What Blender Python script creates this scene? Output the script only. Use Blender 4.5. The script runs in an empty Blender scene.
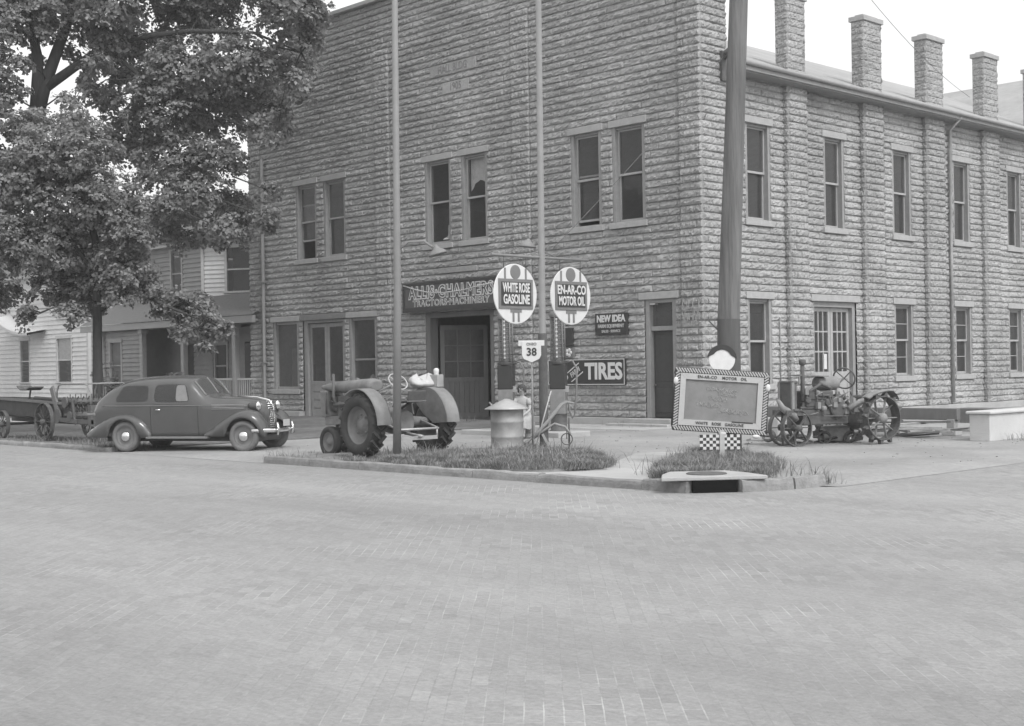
import bpy, bmesh, math, random
import numpy as np
from mathutils import Matrix, Vector
R=math.radians; PI=math.pi
random.seed(7); rng=np.random.default_rng(11)
sc=bpy.context.scene; COL=sc.collection

# ------------------------------------------------------------------ materials
def M(name,v,rough=.85,var=.12,scale=2.0,bump=0.0,bscale=30.0,metal=0.0,island=0.0,stain=0.0,spec=.35,streak=None,transl=0.0):
    m=bpy.data.materials.new(name); m.use_nodes=True; nt=m.node_tree; N=nt.nodes; L=nt.links
    b=N['Principled BSDF']; b.inputs['Roughness'].default_value=rough; b.inputs['Metallic'].default_value=metal
    b.inputs['Specular IOR Level'].default_value=spec
    tc=N.new('ShaderNodeTexCoord'); mp=N.new('ShaderNodeMapping'); L.new(tc.outputs['Object'],mp.inputs[0])
    if streak: mp.inputs['Scale'].default_value=streak
    n1=N.new('ShaderNodeTexNoise'); n1.inputs['Scale'].default_value=scale; n1.inputs['Detail'].default_value=8; n1.inputs['Roughness'].default_value=.65
    L.new(mp.outputs[0],n1.inputs['Vector'])
    mr=N.new('ShaderNodeMapRange'); mr.inputs['From Min'].default_value=.28; mr.inputs['From Max'].default_value=.72
    mr.inputs['To Min'].default_value=1-var; mr.inputs['To Max'].default_value=1+var; L.new(n1.outputs['Fac'],mr.inputs['Value'])
    f=mr.outputs[0]
    def mul(a,bv):
        q=N.new('ShaderNodeMath'); q.operation='MULTIPLY'; L.new(a,q.inputs[0])
        if isinstance(bv,float): q.inputs[1].default_value=bv
        else: L.new(bv,q.inputs[1])
        return q.outputs[0]
    if stain:
        n2=N.new('ShaderNodeTexNoise'); n2.inputs['Scale'].default_value=.45; n2.inputs['Detail'].default_value=5; L.new(tc.outputs['Object'],n2.inputs['Vector'])
        m2=N.new('ShaderNodeMapRange'); m2.inputs['From Min'].default_value=.35; m2.inputs['From Max'].default_value=.65
        m2.inputs['To Min'].default_value=1-stain; m2.inputs['To Max'].default_value=1+stain; L.new(n2.outputs['Fac'],m2.inputs['Value']); f=mul(f,m2.outputs[0])
    if island:
        g=N.new('ShaderNodeNewGeometry'); m3=N.new('ShaderNodeMapRange'); m3.inputs['To Min'].default_value=1-island; m3.inputs['To Max'].default_value=1+island
        L.new(g.outputs['Random Per Island'],m3.inputs['Value']); f=mul(f,m3.outputs[0])
    f=mul(f,float(v))
    L.new(f,b.inputs['Base Color'])
    if bump:
        n3=N.new('ShaderNodeTexNoise'); n3.inputs['Scale'].default_value=bscale; n3.inputs['Detail'].default_value=6; L.new(mp.outputs[0],n3.inputs['Vector'])
        bp=N.new('ShaderNodeBump'); bp.inputs['Strength'].default_value=1; bp.inputs['Distance'].default_value=bump; L.new(n3.outputs['Fac'],bp.inputs['Height']); L.new(bp.outputs[0],b.inputs['Normal'])
    if transl:
        out=N['Material Output']; t=N.new('ShaderNodeBsdfTranslucent'); L.new(f,t.inputs['Color']); mx=N.new('ShaderNodeMixShader'); mx.inputs[0].default_value=transl
        L.new(b.outputs[0],mx.inputs[1]); L.new(t.outputs[0],mx.inputs[2]); L.new(mx.outputs[0],out.inputs['Surface'])
    return m

def M_glass(name,clear=.75,tint=.9,rough=.02):
    m=bpy.data.materials.new(name); m.use_nodes=True; nt=m.node_tree; N=nt.nodes; L=nt.links
    N.remove(N['Principled BSDF']); out=N['Material Output']
    tr=N.new('ShaderNodeBsdfTransparent'); tr.inputs[0].default_value=(tint,)*3+(1,)
    d=N.new('ShaderNodeBsdfDiffuse'); d.inputs[0].default_value=(.16,.16,.16,1)
    mx0=N.new('ShaderNodeMixShader'); mx0.inputs[0].default_value=1-clear; L.new(tr.outputs[0],mx0.inputs[1]); L.new(d.outputs[0],mx0.inputs[2])
    gl=N.new('ShaderNodeBsdfGlossy'); gl.inputs['Roughness'].default_value=rough
    tc=N.new('ShaderNodeTexCoord'); nz=N.new('ShaderNodeTexNoise'); nz.inputs['Scale'].default_value=1.6; L.new(tc.outputs['Object'],nz.inputs['Vector'])
    bp=N.new('ShaderNodeBump'); bp.inputs['Distance'].default_value=.01; L.new(nz.outputs['Fac'],bp.inputs['Height']); L.new(bp.outputs[0],gl.inputs['Normal'])
    lw=N.new('ShaderNodeLayerWeight'); lw.inputs[0].default_value=.5; p5=N.new('ShaderNodeMath'); p5.operation='POWER'; p5.inputs[1].default_value=4.5; L.new(lw.outputs['Facing'],p5.inputs[0]); fr=N.new('ShaderNodeMath'); fr.operation='MULTIPLY_ADD'; fr.inputs[1].default_value=.93; fr.inputs[2].default_value=.035; L.new(p5.outputs[0],fr.inputs[0])
    mx=N.new('ShaderNodeMixShader'); L.new(fr.outputs[0],mx.inputs[0]); L.new(mx0.outputs[0],mx.inputs[1]); L.new(gl.outputs[0],mx.inputs[2])
    L.new(mx.outputs[0],out.inputs['Surface']); return m

MT={}
def mats():
    MT['block']=M('rock_faced_block',.32,.95,.17,11,.018,24,island=.08,stain=.14)
    MT['blockplain']=M('plain_block',.28,.95,.15,5,.01,40,stain=.1)
    MT['stone']=M('sill_stone',.36,.9,.12,6,.006,40)
    MT['stonedark']=M('dark_lintel_stone',.2,.9,.12,6,.006,40)
    MT['wood']=M('painted_wood',.26,.7,.12,6,.003,60,stain=.08)
    MT['wooddark']=M('weathered_wood',.15,.85,.2,4,.006,30,streak=(1,1,.2))
    MT['sash']=M('sash_paint',.36,.6,.1,8)
    MT['glass']=M_glass('window_glass')
    MT['dustglass']=M_glass('dusty_glass',.55,.85,.08)
    MT['dark']=M('unlit_interior',.07,.95,.2,2)  # dark tone paints the shade inside the rooms
    MT['doordark']=M('dark_door_paint',.055,.45,.15,5,.002,50)
    MT['curtain']=M('curtain_cloth',.7,.9,.15,10)
    MT['roof']=M('roof_sheet',.3,.85,.12,3,.01,20,stain=.1)
    MT['gutter']=M('gutter_metal',.30,.6,.12,4)
    MT['soffit']=M('soffit_paint',.24,.8,.1,4)
    MT['zinc']=M('galvanised_metal',.36,.5,.2,5,.002,20,metal=.35,stain=.12)
    MT['pipe']=M('painted_pipe',.20,.6,.1,4)
    MT['black']=M('black_paint',.045,.5,.15,6)
    MT['white']=M('white_enamel',.60,.45,.05,5)
    MT['signdark']=M('sign_dark_enamel',.04,.45,.1,5)
    MT['signmid']=M('sign_grey_enamel',.17,.55,.12,4)
    MT['signgrey2']=M('sign_board_paint',.10,.6,.14,4)
    MT['lettergrey']=M('letter_grey',.42,.6,.08,6)
    MT['chalkboard']=M('chalkboard_slate',.21,.85,.16,5,stain=.12)
    MT['chalk']=M('chalk_marks',.42,.95,.25,20)
    MT['rope']=M('carved_frame',.06,.7,.2,12)
    MT['polewood']=M('pole_timber',.14,.9,.4,9,.02,30,streak=(1,1,.08))
    MT['poleband']=M('creosoted_band',.10,.85,.2,6,.008,30,streak=(1,1,.1))
    MT['carpaint']=M('sedan_paint',.08,.2,.1,2,spec=.55)
    MT['chrome']=M('chrome',.75,.18,.05,4,metal=1)
    MT['carglass']=M_glass('car_glass',.93,.9)
    MT['tyre']=M('tyre_rubber',.045,.85,.25,10,.003,60)
    MT['rim']=M('wheel_paint',.17,.5,.15,6)
    MT['tractor']=M('tractor_paint',.17,.6,.3,5,stain=.1)
    MT['fender']=M('fender_paint',.21,.55,.22,5,stain=.2)
    MT['iron']=M('cast_iron',.10,.7,.25,8,.004,40)
    MT['rust']=M('rusty_iron',.10,.9,.35,9,.006,40)
    MT['rustlight']=M('pale_rusty_sheet',.22,.8,.25,7,.003,30)
    MT['tin']=M('bare_tin',.38,.45,.15,6,metal=.3)
    MT['cloth']=M('white_cloth',.46,.95,.08,12,.01,18)
    MT['skin']=M('skin',.36,.6,.06,10)
    MT['dress']=M('light_dress',.36,.95,.12,14,.004,40)
    MT['hair']=M('dark_hair',.05,.7,.2,30)
    MT['concrete']=M('concrete',.37,.9,.12,3,.006,50,stain=.1)
    MT['oldconcrete']=M('kerb_stone',.23,.95,.25,7,.012,30,stain=.12)
    MT['whitewash']=M('whitewashed_concrete',.5,.9,.08,3,.006,30)
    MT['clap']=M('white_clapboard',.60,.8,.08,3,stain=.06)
    MT['clapshade']=M('shaded_clapboard',.25,.85,.1,3,stain=.08)  # clapboard darkened to paint the shade on these walls
    MT['shingle']=M('shingle_skirt',.12,.9,.18,9,.008,30)
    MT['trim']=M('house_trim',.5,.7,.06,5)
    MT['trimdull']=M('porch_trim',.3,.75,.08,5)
    MT['bark']=M('tree_bark',.05,.95,.3,9,.03,14,streak=(1,1,.25))
    MT['leaf']=M('maple_leaf',.25,.7,.2,1.2,island=.35,transl=.4,spec=.25)
    MT['leafdark']=M('shade_leaf',.25,.7,.2,1.2,island=.35,transl=.4,spec=.25)
    MT['grass']=M('grass_blade',.24,.85,.2,1.5,island=.45,transl=.25)
    MT['soil']=M('soil',.2,.98,.35,5,.02,30)
    MT['wagon']=M('old_wagon_paint',.06,.85,.3,5,.006,30)
    MT['cabin']=M('unlit_cabin',.03,.95,.3,3)
    MT['letterlight']=M('pale_letter',.62,.6,.1,6)
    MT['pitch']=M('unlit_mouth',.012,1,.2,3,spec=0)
    MT['rubbish']=M('scrap_wood',.3,.9,.3,5,.006,30)

# ------------------------------------------------------------------ mesh builder
class MB:
    def __init__(s): s.v=[]; s.f=[]; s.M=Matrix.Identity(4); s.sm=[]
    def add(s,vs,fs,smooth=False):
        o=len(s.v); s.v+= [tuple(s.M@Vector(p)) for p in vs]; s.f+=[tuple(i+o for i in f) for f in fs]; s.sm+=[smooth]*len(fs); return s
    def box(s,x0,x1,y0,y1,z0,z1):
        v=[(x0,y0,z0),(x1,y0,z0),(x1,y1,z0),(x0,y1,z0),(x0,y0,z1),(x1,y0,z1),(x1,y1,z1),(x0,y1,z1)]
        return s.add(v,[(0,3,2,1),(4,5,6,7),(0,1,5,4),(1,2,6,5),(2,3,7,6),(3,0,4,7)])
    def cbox(s,c,sz,rot=None):
        m=s.M; s.M=m@Matrix.Translation(c)@(rot.to_4x4() if rot else Matrix.Identity(4)); a,b,d=[q/2 for q in sz]; s.box(-a,a,-b,b,-d,d); s.M=m; return s
    def bar(s,p0,p1,w,h=None):
        h=h or w; p0=Vector(p0); p1=Vector(p1); d=p1-p0; q=d.to_track_quat('X','Z').to_matrix(); return s.cbox((p0+p1)/2,(d.length,w,h),q)
    def tube(s,pts,r,n=8,caps=True):
        pts=[Vector(p) for p in pts]; k=len(pts); rs=r if isinstance(r,(list,tuple)) else [r]*k
        vs=[];fs=[]; prev=None
        for i,p in enumerate(pts):
            t=(pts[min(i+1,k-1)]-pts[max(i-1,0)]).normalized()
            if prev is None:
                a=Vector((0,0,1)) if abs(t.z)<.9 else Vector((1,0,0)); e1=t.cross(a).normalized()
            else: e1=(prev-t*prev.dot(t)).normalized()
            prev=e1; e2=t.cross(e1)
            for j in range(n):
                a=2*PI*j/n; vs.append(tuple(p+(e1*math.cos(a)+e2*math.sin(a))*rs[i]))
        for i in range(k-1):
            for j in range(n): fs.append((i*n+j,i*n+(j+1)%n,(i+1)*n+(j+1)%n,(i+1)*n+j))
        s.add(vs,fs,True)
        if caps: s.add(vs[:n],[tuple(range(n))[::-1]]); s.add(vs[-n:],[tuple(range(n))])
        return s
    def lathe(s,prof,o=(0,0,0),ax=(0,0,1),n=24,closed=False,smooth=True):
        o=Vector(o); ax=Vector(ax).normalized(); a=Vector((0,0,1)) if abs(ax.z)<.9 else Vector((1,0,0)); e1=ax.cross(a).normalized(); e2=ax.cross(e1)
        vs=[];fs=[];k=len(prof)
        for (r,h) in prof:
            for j in range(n):
                t=2*PI*j/n; vs.append(tuple(o+ax*h+(e1*math.cos(t)+e2*math.sin(t))*max(r,1e-4)))
        for i in range(k if closed else k-1):
            i2=(i+1)%k
            for j in range(n): fs.append((i*n+j,i*n+(j+1)%n,i2*n+(j+1)%n,i2*n+j))
        return s.add(vs,fs,smooth)
    def prism(s,poly,y0,y1):           # poly in (x,z), extruded along y
        k=len(poly); vs=[(x,y0,z) for x,z in poly]+[(x,y1,z) for x,z in poly]
        fs=[tuple(range(k)),tuple(range(k,2*k))[::-1]]+[(i,i+k,(i+1)%k+k,(i+1)%k) for i in range(k)]
        return s.add(vs,fs)
    def slab(s,poly,z0,z1):            # poly in (x,y), extruded along z
        k=len(poly); vs=[(x,y,z0) for x,y in poly]+[(x,y,z1) for x,y in poly]
        fs=[tuple(range(k))[::-1],tuple(range(k,2*k))]+[(i,(i+1)%k,(i+1)%k+k,i+k) for i in range(k)]
        return s.add(vs,fs)
    def ball(s,c,r,n=12,sz=(1,1,1)):
        pr=[(math.sin(PI*i/(n//2)),-math.cos(PI*i/(n//2))) for i in range(n//2+1)]
        m=s.M; s.M=m@Matrix.Translation(c)@Matrix.Diagonal((sz[0]*r,sz[1]*r,sz[2]*r,1)); s.lathe(pr,n=n); s.M=m; return s
    def grid(s,rows,smooth=True,flip=False,wrap=False):
        k=len(rows);n=len(rows[0]); vs=[p for r_ in rows for p in r_]; fs=[]
        for i in range(k-1):
            for j in range(n if wrap else n-1):
                q=(i*n+j,i*n+(j+1)%n,(i+1)*n+(j+1)%n,(i+1)*n+j); fs.append(q[::-1] if flip else q)
        return s.add(vs,fs,smooth)
    def build(s,name,mat,parent=None,bevel=0,fixn=True):
        me=bpy.data.meshes.new(name); me.from_pydata(s.v,[],s.f); me.polygons.foreach_set('use_smooth',s.sm)
        if fixn:
            b=bmesh.new(); b.from_mesh(me); bmesh.ops.remove_doubles(b,verts=b.verts,dist=1e-5); bmesh.ops.recalc_face_normals(b,faces=b.faces); b.to_mesh(me); b.free()
        me.materials.append(MT[mat] if isinstance(mat,str) else mat)
        o=bpy.data.objects.new(name,me); COL.objects.link(o)
        if parent: o.parent=parent
        if bevel:
            bv=o.modifiers.new('bevel','BEVEL'); bv.width=bevel; bv.segments=2; bv.limit_method='ANGLE'; bv.angle_limit=R(40)
        return o
def thing(name,label,cat,loc=(0,0,0),rz=0,group=None,rot=None):
    o=bpy.data.objects.new(name,None); COL.objects.link(o); o.location=loc; o.rotation_euler=rot or (0,0,rz); o.empty_display_size=.2
    return tag(o,label,cat,group)
def tag(o,label=None,cat=None,group=None,kind=None):
    if label: o['label']=label
    if cat: o['category']=cat
    if group: o['group']=group
    if kind: o['kind']=kind
    return o
def copy_tree(o,parent=None):
    c=o.copy(); COL.objects.link(c)
    if parent: c.parent=parent
    for ch in list(o.children): copy_tree(ch,c)
    return c
def text(name,body,size,mat,parent,loc,sx=1.0,bold=0.0,ext=.004,align='CENTER',spacing=1.0,rot=(PI/2,0,0),shear=0,weight=None):
    cu=bpy.data.curves.new(name,'FONT'); cu.body=body; cu.size=size; cu.extrude=ext; cu.offset=bold; cu.align_x=align; cu.align_y='CENTER'; cu.space_character=spacing; cu.shear=shear; cu.resolution_u=3
    t=bpy.data.objects.new(name,cu); COL.objects.link(t); bpy.context.view_layer.update()
    me=bpy.data.meshes.new_from_object(t.evaluated_get(bpy.context.evaluated_depsgraph_get())); bpy.data.objects.remove(t); bpy.data.curves.remove(cu)
    me.transform(Matrix.Translation(loc)@Matrix.Rotation(rot[2],4,'Z')@Matrix.Rotation(rot[1],4,'Y')@Matrix.Rotation(rot[0],4,'X')@Matrix.Diagonal((sx,1,1,1)))
    me.materials.clear(); me.materials.append(MT[mat]); o=bpy.data.objects.new(name,me); COL.objects.link(o)
    if parent: o.parent=parent
    return o
def arc(cx,cz,r,a0,a1,n): return [(cx+r*math.cos(R(a0+(a1-a0)*i/n)),cz+r*math.sin(R(a0+(a1-a0)*i/n))) for i in range(n+1)]
mats()
# ------------------------------------------------------------------ ground, street, kerbs
def sheet(name,poly,z,mat):
    b=MB(); b.add([(x,y,z) for x,y in poly],[tuple(range(len(poly)))]); o=b.build(name,mat); return tag(o,kind='structure')
def brick_mat():
    m=bpy.data.materials.new('brick_paving'); m.use_nodes=True; nt=m.node_tree; N=nt.nodes; L=nt.links; b=N['Principled BSDF']; b.inputs['Roughness'].default_value=.8; b.inputs['Specular IOR Level'].default_value=.3
    tc=N.new('ShaderNodeTexCoord'); mp=N.new('ShaderNodeMapping'); mp.inputs['Rotation'].default_value=(0,0,R(45)); L.new(tc.outputs['Object'],mp.inputs[0])
    # gentle unevenness of the courses
    nz=N.new('ShaderNodeTexNoise'); nz.inputs['Scale'].default_value=1.3; nz.inputs['Detail'].default_value=3; L.new(tc.outputs['Object'],nz.inputs['Vector'])
    va=N.new('ShaderNodeVectorMath'); va.operation='MULTIPLY_ADD'; L.new(nz.outputs['Color'],va.inputs[0]); va.inputs[1].default_value=(.025,.025,0); L.new(mp.outputs[0],va.inputs[2])
    br=N.new('ShaderNodeTexBrick'); br.offset=.5; br.inputs['Scale'].default_value=1; br.inputs['Brick Width'].default_value=.225; br.inputs['Row Height'].default_value=.098
    br.inputs['Mortar Size'].default_value=.0046; br.inputs['Mortar Smooth'].default_value=.3; br.inputs['Bias'].default_value=0
    br.inputs['Color1'].default_value=(.24,)*3+(1,); br.inputs['Color2'].default_value=(.305,)*3+(1,); br.inputs['Mortar'].default_value=(.27,)*3+(1,)
    L.new(va.outputs[0],br.inputs['Vector'])
    # pale sand in some joints, dark in others
    n2=N.new('ShaderNodeTexNoise'); n2.inputs['Scale'].default_value=.8; n2.inputs['Detail'].default_value=6; n2.inputs['Roughness'].default_value=.7; L.new(tc.outputs['Object'],n2.inputs['Vector'])
    cr=N.new('ShaderNodeMapRange'); cr.inputs['From Min'].default_value=.44; cr.inputs['From Max'].default_value=.66; cr.inputs['To Min'].default_value=.24; cr.inputs['To Max'].default_value=.48; L.new(n2.outputs['Fac'],cr.inputs['Value'])
    L.new(cr.outputs[0],br.inputs['Mortar'])
    # wear: fine grain and broad bands
    n3=N.new('ShaderNodeTexNoise'); n3.inputs['Scale'].default_value=26; n3.inputs['Detail'].default_value=8; n3.inputs['Roughness'].default_value=.75; L.new(tc.outputs['Object'],n3.inputs['Vector'])
    m3=N.new('ShaderNodeMapRange'); m3.inputs['From Min'].default_value=.3; m3.inputs['From Max'].default_value=.7; m3.inputs['To Min'].default_value=.80; m3.inputs['To Max'].default_value=1.16; L.new(n3.outputs['Fac'],m3.inputs['Value'])
    n4=N.new('ShaderNodeTexNoise'); n4.inputs['Scale'].default_value=.22; n4.inputs['Detail'].default_value=6; n4.inputs['Roughness'].default_value=.65; mp4=N.new('ShaderNodeMapping'); mp4.inputs['Rotation'].default_value=(0,0,R(-44)); mp4.inputs['Scale'].default_value=(.5,2.2,1); L.new(tc.outputs['Object'],mp4.inputs[0]); L.new(mp4.outputs[0],n4.inputs['Vector'])
    m4=N.new('ShaderNodeMapRange'); m4.inputs['From Min'].default_value=.3; m4.inputs['From Max'].default_value=.7; m4.inputs['To Min'].default_value=.83; m4.inputs['To Max'].default_value=1.12; L.new(n4.outputs['Fac'],m4.inputs['Value'])
    a=N.new('ShaderNodeMath'); a.operation='MULTIPLY'; L.new(m3.outputs[0],a.inputs[0]); L.new(m4.outputs[0],a.inputs[1])
    n6=N.new('ShaderNodeTexNoise'); n6.inputs['Scale'].default_value=.55; n6.inputs['Detail'].default_value=5; n6.inputs['Roughness'].default_value=.7; L.new(mp.outputs[0],n6.inputs['Vector'])
    m6=N.new('ShaderNodeMapRange'); m6.inputs['From Min'].default_value=.42; m6.inputs['From Max'].default_value=.62; m6.inputs['To Min'].default_value=.25; m6.inputs['To Max'].default_value=1; L.new(n6.outputs['Fac'],m6.inputs['Value'])
    mxc=N.new('ShaderNodeMix'); mxc.data_type='RGBA'; mxc.inputs['A'].default_value=(.277,.277,.277,1); L.new(m6.outputs[0],mxc.inputs['Factor']); L.new(br.outputs['Color'],mxc.inputs['B'])
    mp7=N.new('ShaderNodeMapping'); mp7.inputs['Rotation'].default_value=(0,0,R(-45)); mp7.inputs['Scale'].default_value=(2.2,12,1); L.new(tc.outputs['Object'],mp7.inputs[0])
    n7=N.new('ShaderNodeTexNoise'); n7.inputs['Scale'].default_value=1.6; n7.inputs['Detail'].default_value=7; n7.inputs['Roughness'].default_value=.7; L.new(mp7.outputs[0],n7.inputs['Vector'])
    m7=N.new('ShaderNodeMapRange'); m7.inputs['From Min'].default_value=.3; m7.inputs['From Max'].default_value=.7; m7.inputs['To Min'].default_value=.91; m7.inputs['To Max'].default_value=1.07; L.new(n7.outputs['Fac'],m7.inputs['Value'])
    a2=N.new('ShaderNodeMath'); a2.operation='MULTIPLY'; L.new(a.outputs[0],a2.inputs[0]); L.new(m7.outputs[0],a2.inputs[1]); a=a2
    x=N.new('ShaderNodeVectorMath'); x.operation='SCALE'; L.new(mxc.outputs['Result'],x.inputs[0]); L.new(a.outputs[0],x.inputs['Scale']); L.new(x.outputs[0],b.inputs['Base Color'])
    # relief: joints sunk, each brick's top slightly different
    inv=N.new('ShaderNodeMath'); inv.operation='MULTIPLY_ADD'; L.new(br.outputs['Fac'],inv.inputs[0]); inv.inputs[1].default_value=-.08; L.new(n3.outputs['Fac'],inv.inputs[2])
    n5=N.new('ShaderNodeTexNoise'); n5.inputs['Scale'].default_value=5; n5.inputs['Detail'].default_value=4; L.new(mp.outputs[0],n5.inputs['Vector'])
    ad=N.new('ShaderNodeMath'); ad.operation='MULTIPLY_ADD'; L.new(n5.outputs['Fac'],ad.inputs[0]); ad.inputs[1].default_value=1.3; L.new(inv.outputs[0],ad.inputs[2])
    bp=N.new('ShaderNodeBump'); bp.inputs['Strength'].default_value=1; bp.inputs['Distance'].default_value=.009; L.new(ad.outputs[0],bp.inputs['Height']); L.new(bp.outputs[0],b.inputs['Normal'])
    return m
def dirt_mat(name,v,lo=.75,hi=1.15):
    m=M(name,v,.95,.16,11,.012,26,stain=.14); return m
MT['brick']=brick_mat(); MT['lot']=dirt_mat('packed_dirt',.27); MT['verge']=M('verge_dirt',.13,.98,.35,5,.03,20,stain=.25); MT['far']=M('far_ground',.13,.98,.2,1,.02,5)
sheet('ground',[(-250,-250),(250,-250),(250,250),(-250,250)],-.06,'far')
sheet('street',[(-140,-60),(60,-60),(60,-14.3),(27,-14.3),(27,120),(11.0,120),(11.0,-14.3),(-140,-14.3)],0,'brick')
# packed-dirt corner lot, sloping to the street along its edges
b=MB(); X0,X1,Y0,Y1=-4.9,11.35,-13.6,70
b.add([(X0,Y0,.04),(X1,Y0,.04),(X1,Y1,.04),(X0,Y1,.04)],[(0,1,2,3)])
b.add([(X0,Y0,.04),(X0,-14.55,.004),(1.2,-14.55,.004),(1.2,Y0,.04)],[(0,1,2,3)])
b.add([(X1,-13.0,.04),(12.1,-12.6,.004),(12.15,Y1,.004),(X1,Y1,.04)],[(0,1,2,3)])
tag(b.build('lot_ground','lot',fixn=False),kind='structure')
b=MB(); b.box(-140,-4.9,-14.3,60,-.05,.07); tag(b.build('yard_ground','verge'),kind='structure')
b=MB(); b.slab([(-140,-8.3),(-23,-8.3),(-23,-6.6),(-140,-6.6)],.0,.082); tag(b.build('pavement','concrete'),kind='structure')
# pale slab between the two grass islands, slab at the front of the building
b=MB(); b.slab([(7.0,-14.32),(10.2,-14.32),(9.5,-13.3),(7.6,-9.9),(6.2,-8.2),(5.5,-9.2),(6.9,-11.4),(7.7,-12.7),(7.4,-13.6),(4.6,-14.0),(4.4,-14.32)],.0,.052); b.slab([(9.2,-13.9),(10.25,-14.3),(10.2,-13.9),(9.6,-13.2)],.0,.054)
tag(b.build('driveway','concrete'),kind='structure')
b=MB()
for i in range(9): b.slab([(-21.5+2.35*i,-2.3),(-21.5+2.35*i+2.32,-2.3),(-21.5+2.35*i+2.32,-.32),(-21.5+2.35*i,-.32)],.0,.05+.004*(i%2))
tag(b.build('footpath','concrete'),kind='structure')
# kerb stones: rough stone blocks, each slightly out of line
def kerb(pts,name,h=.13,w=.17,lng=1.5,seed=1):
    r=random.Random(seed); b=MB()
    for (x0,y0),(x1,y1) in zip(pts,pts[1:]):
        d=Vector((x1-x0,y1-y0,0)); n=max(1,round(d.length/lng)); ang=math.atan2(d.y,d.x)
        for i in range(n):
            p=Vector((x0,y0,0))+d*((i+.5)/n); L_=d.length/n-.012
            m=Matrix.Translation((p.x,p.y,0))@Matrix.Rotation(ang+R(r.uniform(-.5,.5)),4,'Z'); b.M=m
            k=7; rows=[]
            for j in range(k+1):
                x=-L_/2+L_*j/k; t=h+r.uniform(-.014,.01); o_=r.uniform(-.012,.012)
                rows.append([(x,-w/2-.01,-.05),(x,-w/2+o_,t*.55),(x,-w/2+.012+o_,t-.015),(x,-w/2+.035,t),(x,w/2-.02,t+r.uniform(-.006,.004)),(x,w/2,t-.02),(x,w/2,-.05)])
            b.grid(rows,smooth=False); b.add(rows[0],[tuple(range(7))]); b.add(rows[-1],[tuple(range(7))])
    return tag(b.build(name,'oldconcrete'),kind='structure')
kerb([(1.0,-14.42),(8.2,-14.42),(10.2,-14.42)],'kerb',.13,seed=3); kerb([(10.2,-14.42),(11.02,-14.47)],'kerb',.16,seed=4)
kerb([(-60,-14.42),(-4.9,-14.42)],'kerb',.105,seed=5)
kerb([(11.44,-13.99),(11.72,-13.2),(11.80,-12.6)],'kerb',.16,lng=1,seed=8)
kerb([(0.92,-14.3),(1.0,-13.7)],'kerb',.1,lng=1,seed=9)
# soil banks of the islands (low domes) 
def island(poly,h,name):
    cx=sum(p[0] for p in poly)/len(poly); cy=sum(p[1] for p in poly)/len(poly); b=MB(); rings=[]
    fine=[]
    for (a,c) in zip(poly,poly[1:]+poly[:1]):
        for i in range(6): fine.append((a[0]+(c[0]-a[0])*i/6,a[1]+(c[1]-a[1])*i/6))
    for s,hh in ((1.0,.03),(.93,h*.75),(.75,h),(.4,h*1.05),(.02,h*1.1)):
        rings.append([(cx+(x-cx)*s,cy+(y-cy)*s,hh+random.uniform(-.008,.008)*(s<1)) for x,y in fine])
    b.grid(rings,wrap=True); return tag(b.build(name,'soil'),kind='structure')
ISL1=[(1.3,-14.3),(4.2,-14.3),(6.2,-14.15),(7.55,-13.4),(7.85,-12.6),(7.2,-11.7),(5.9,-10.7),(3.8,-9.6),(1.8,-9.6),(1.0,-11.4),(0.2,-12.8),(.6,-14.0)]
ISL2=[(10.35,-14.25),(9.45,-13.55),(8.3,-11.6),(7.4,-9.9),(7.7,-9.2),(8.6,-9.5),(10.2,-11.2),(10.9,-12.6),(11.2,-13.1),(11.3,-13.6),(11.0,-14.2)]
island(ISL1,.10,'earth_island'); island(ISL2,.11,'earth_island')
# storm inlet: concrete hood with an iron lid, black box painting the shaded throat between the kerb stones
r_=thing('storm_inlet','concrete storm drain cap with dark kerb mouth and round iron lid below the chalkboard sign','storm drain',(11.23,-14.23,0),R(52))
b=MB(); b.slab([(-.72,-.03),(.72,-.03),(.60,.5),(.40,.95),(-.40,.95),(-.60,.5)],.163,.215); b.build('cap_slab','concrete',r_,.012)
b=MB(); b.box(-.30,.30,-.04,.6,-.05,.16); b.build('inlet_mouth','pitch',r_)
b=MB(); b.lathe([(.0,.232),(.26,.232),(.275,.226),(.275,.21)],(0,.42,0),n=28,smooth=False); b.build('iron_lid','iron',r_)

# grass: blades in tufts on the islands, weeds along edges
def inpoly(x,y,poly):
    c=False;j=len(poly)-1
    for i in range(len(poly)):
        if ((poly[i][1]>y)!=(poly[j][1]>y)) and (x<(poly[j][0]-poly[i][0])*(y-poly[i][1])/(poly[j][1]-poly[i][1])+poly[i][0]): c=not c
        j=i
    return c
def blades(name,pts,mat='grass'):
    vs=[];fs=[]
    for (x,y,z,h) in pts:
        a=random.uniform(0,2*PI); w=random.uniform(.0022,.0055)*(1+h); l=random.uniform(.2,1.5)*h; dx,dy=math.cos(a),math.sin(a); px,py=-dy*w,dx*w
        o=len(vs)
        vs+=[(x-px,y-py,z),(x+px,y+py,z),(x+dx*l*.35+px*.8,y+dy*l*.35+py*.8,z+h*.62),(x+dx*l*.35-px*.8,y+dy*l*.35-py*.8,z+h*.62),(x+dx*l,y+dy*l,z+h)]
        fs+=[(o,o+1,o+2,o+3),(o+3,o+2,o+4)]
    me=bpy.data.meshes.new(name); me.from_pydata(vs,[],fs); me.materials.append(MT[mat]); o=bpy.data.objects.new(name,me); COL.objects.link(o); return tag(o,kind='stuff')
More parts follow.
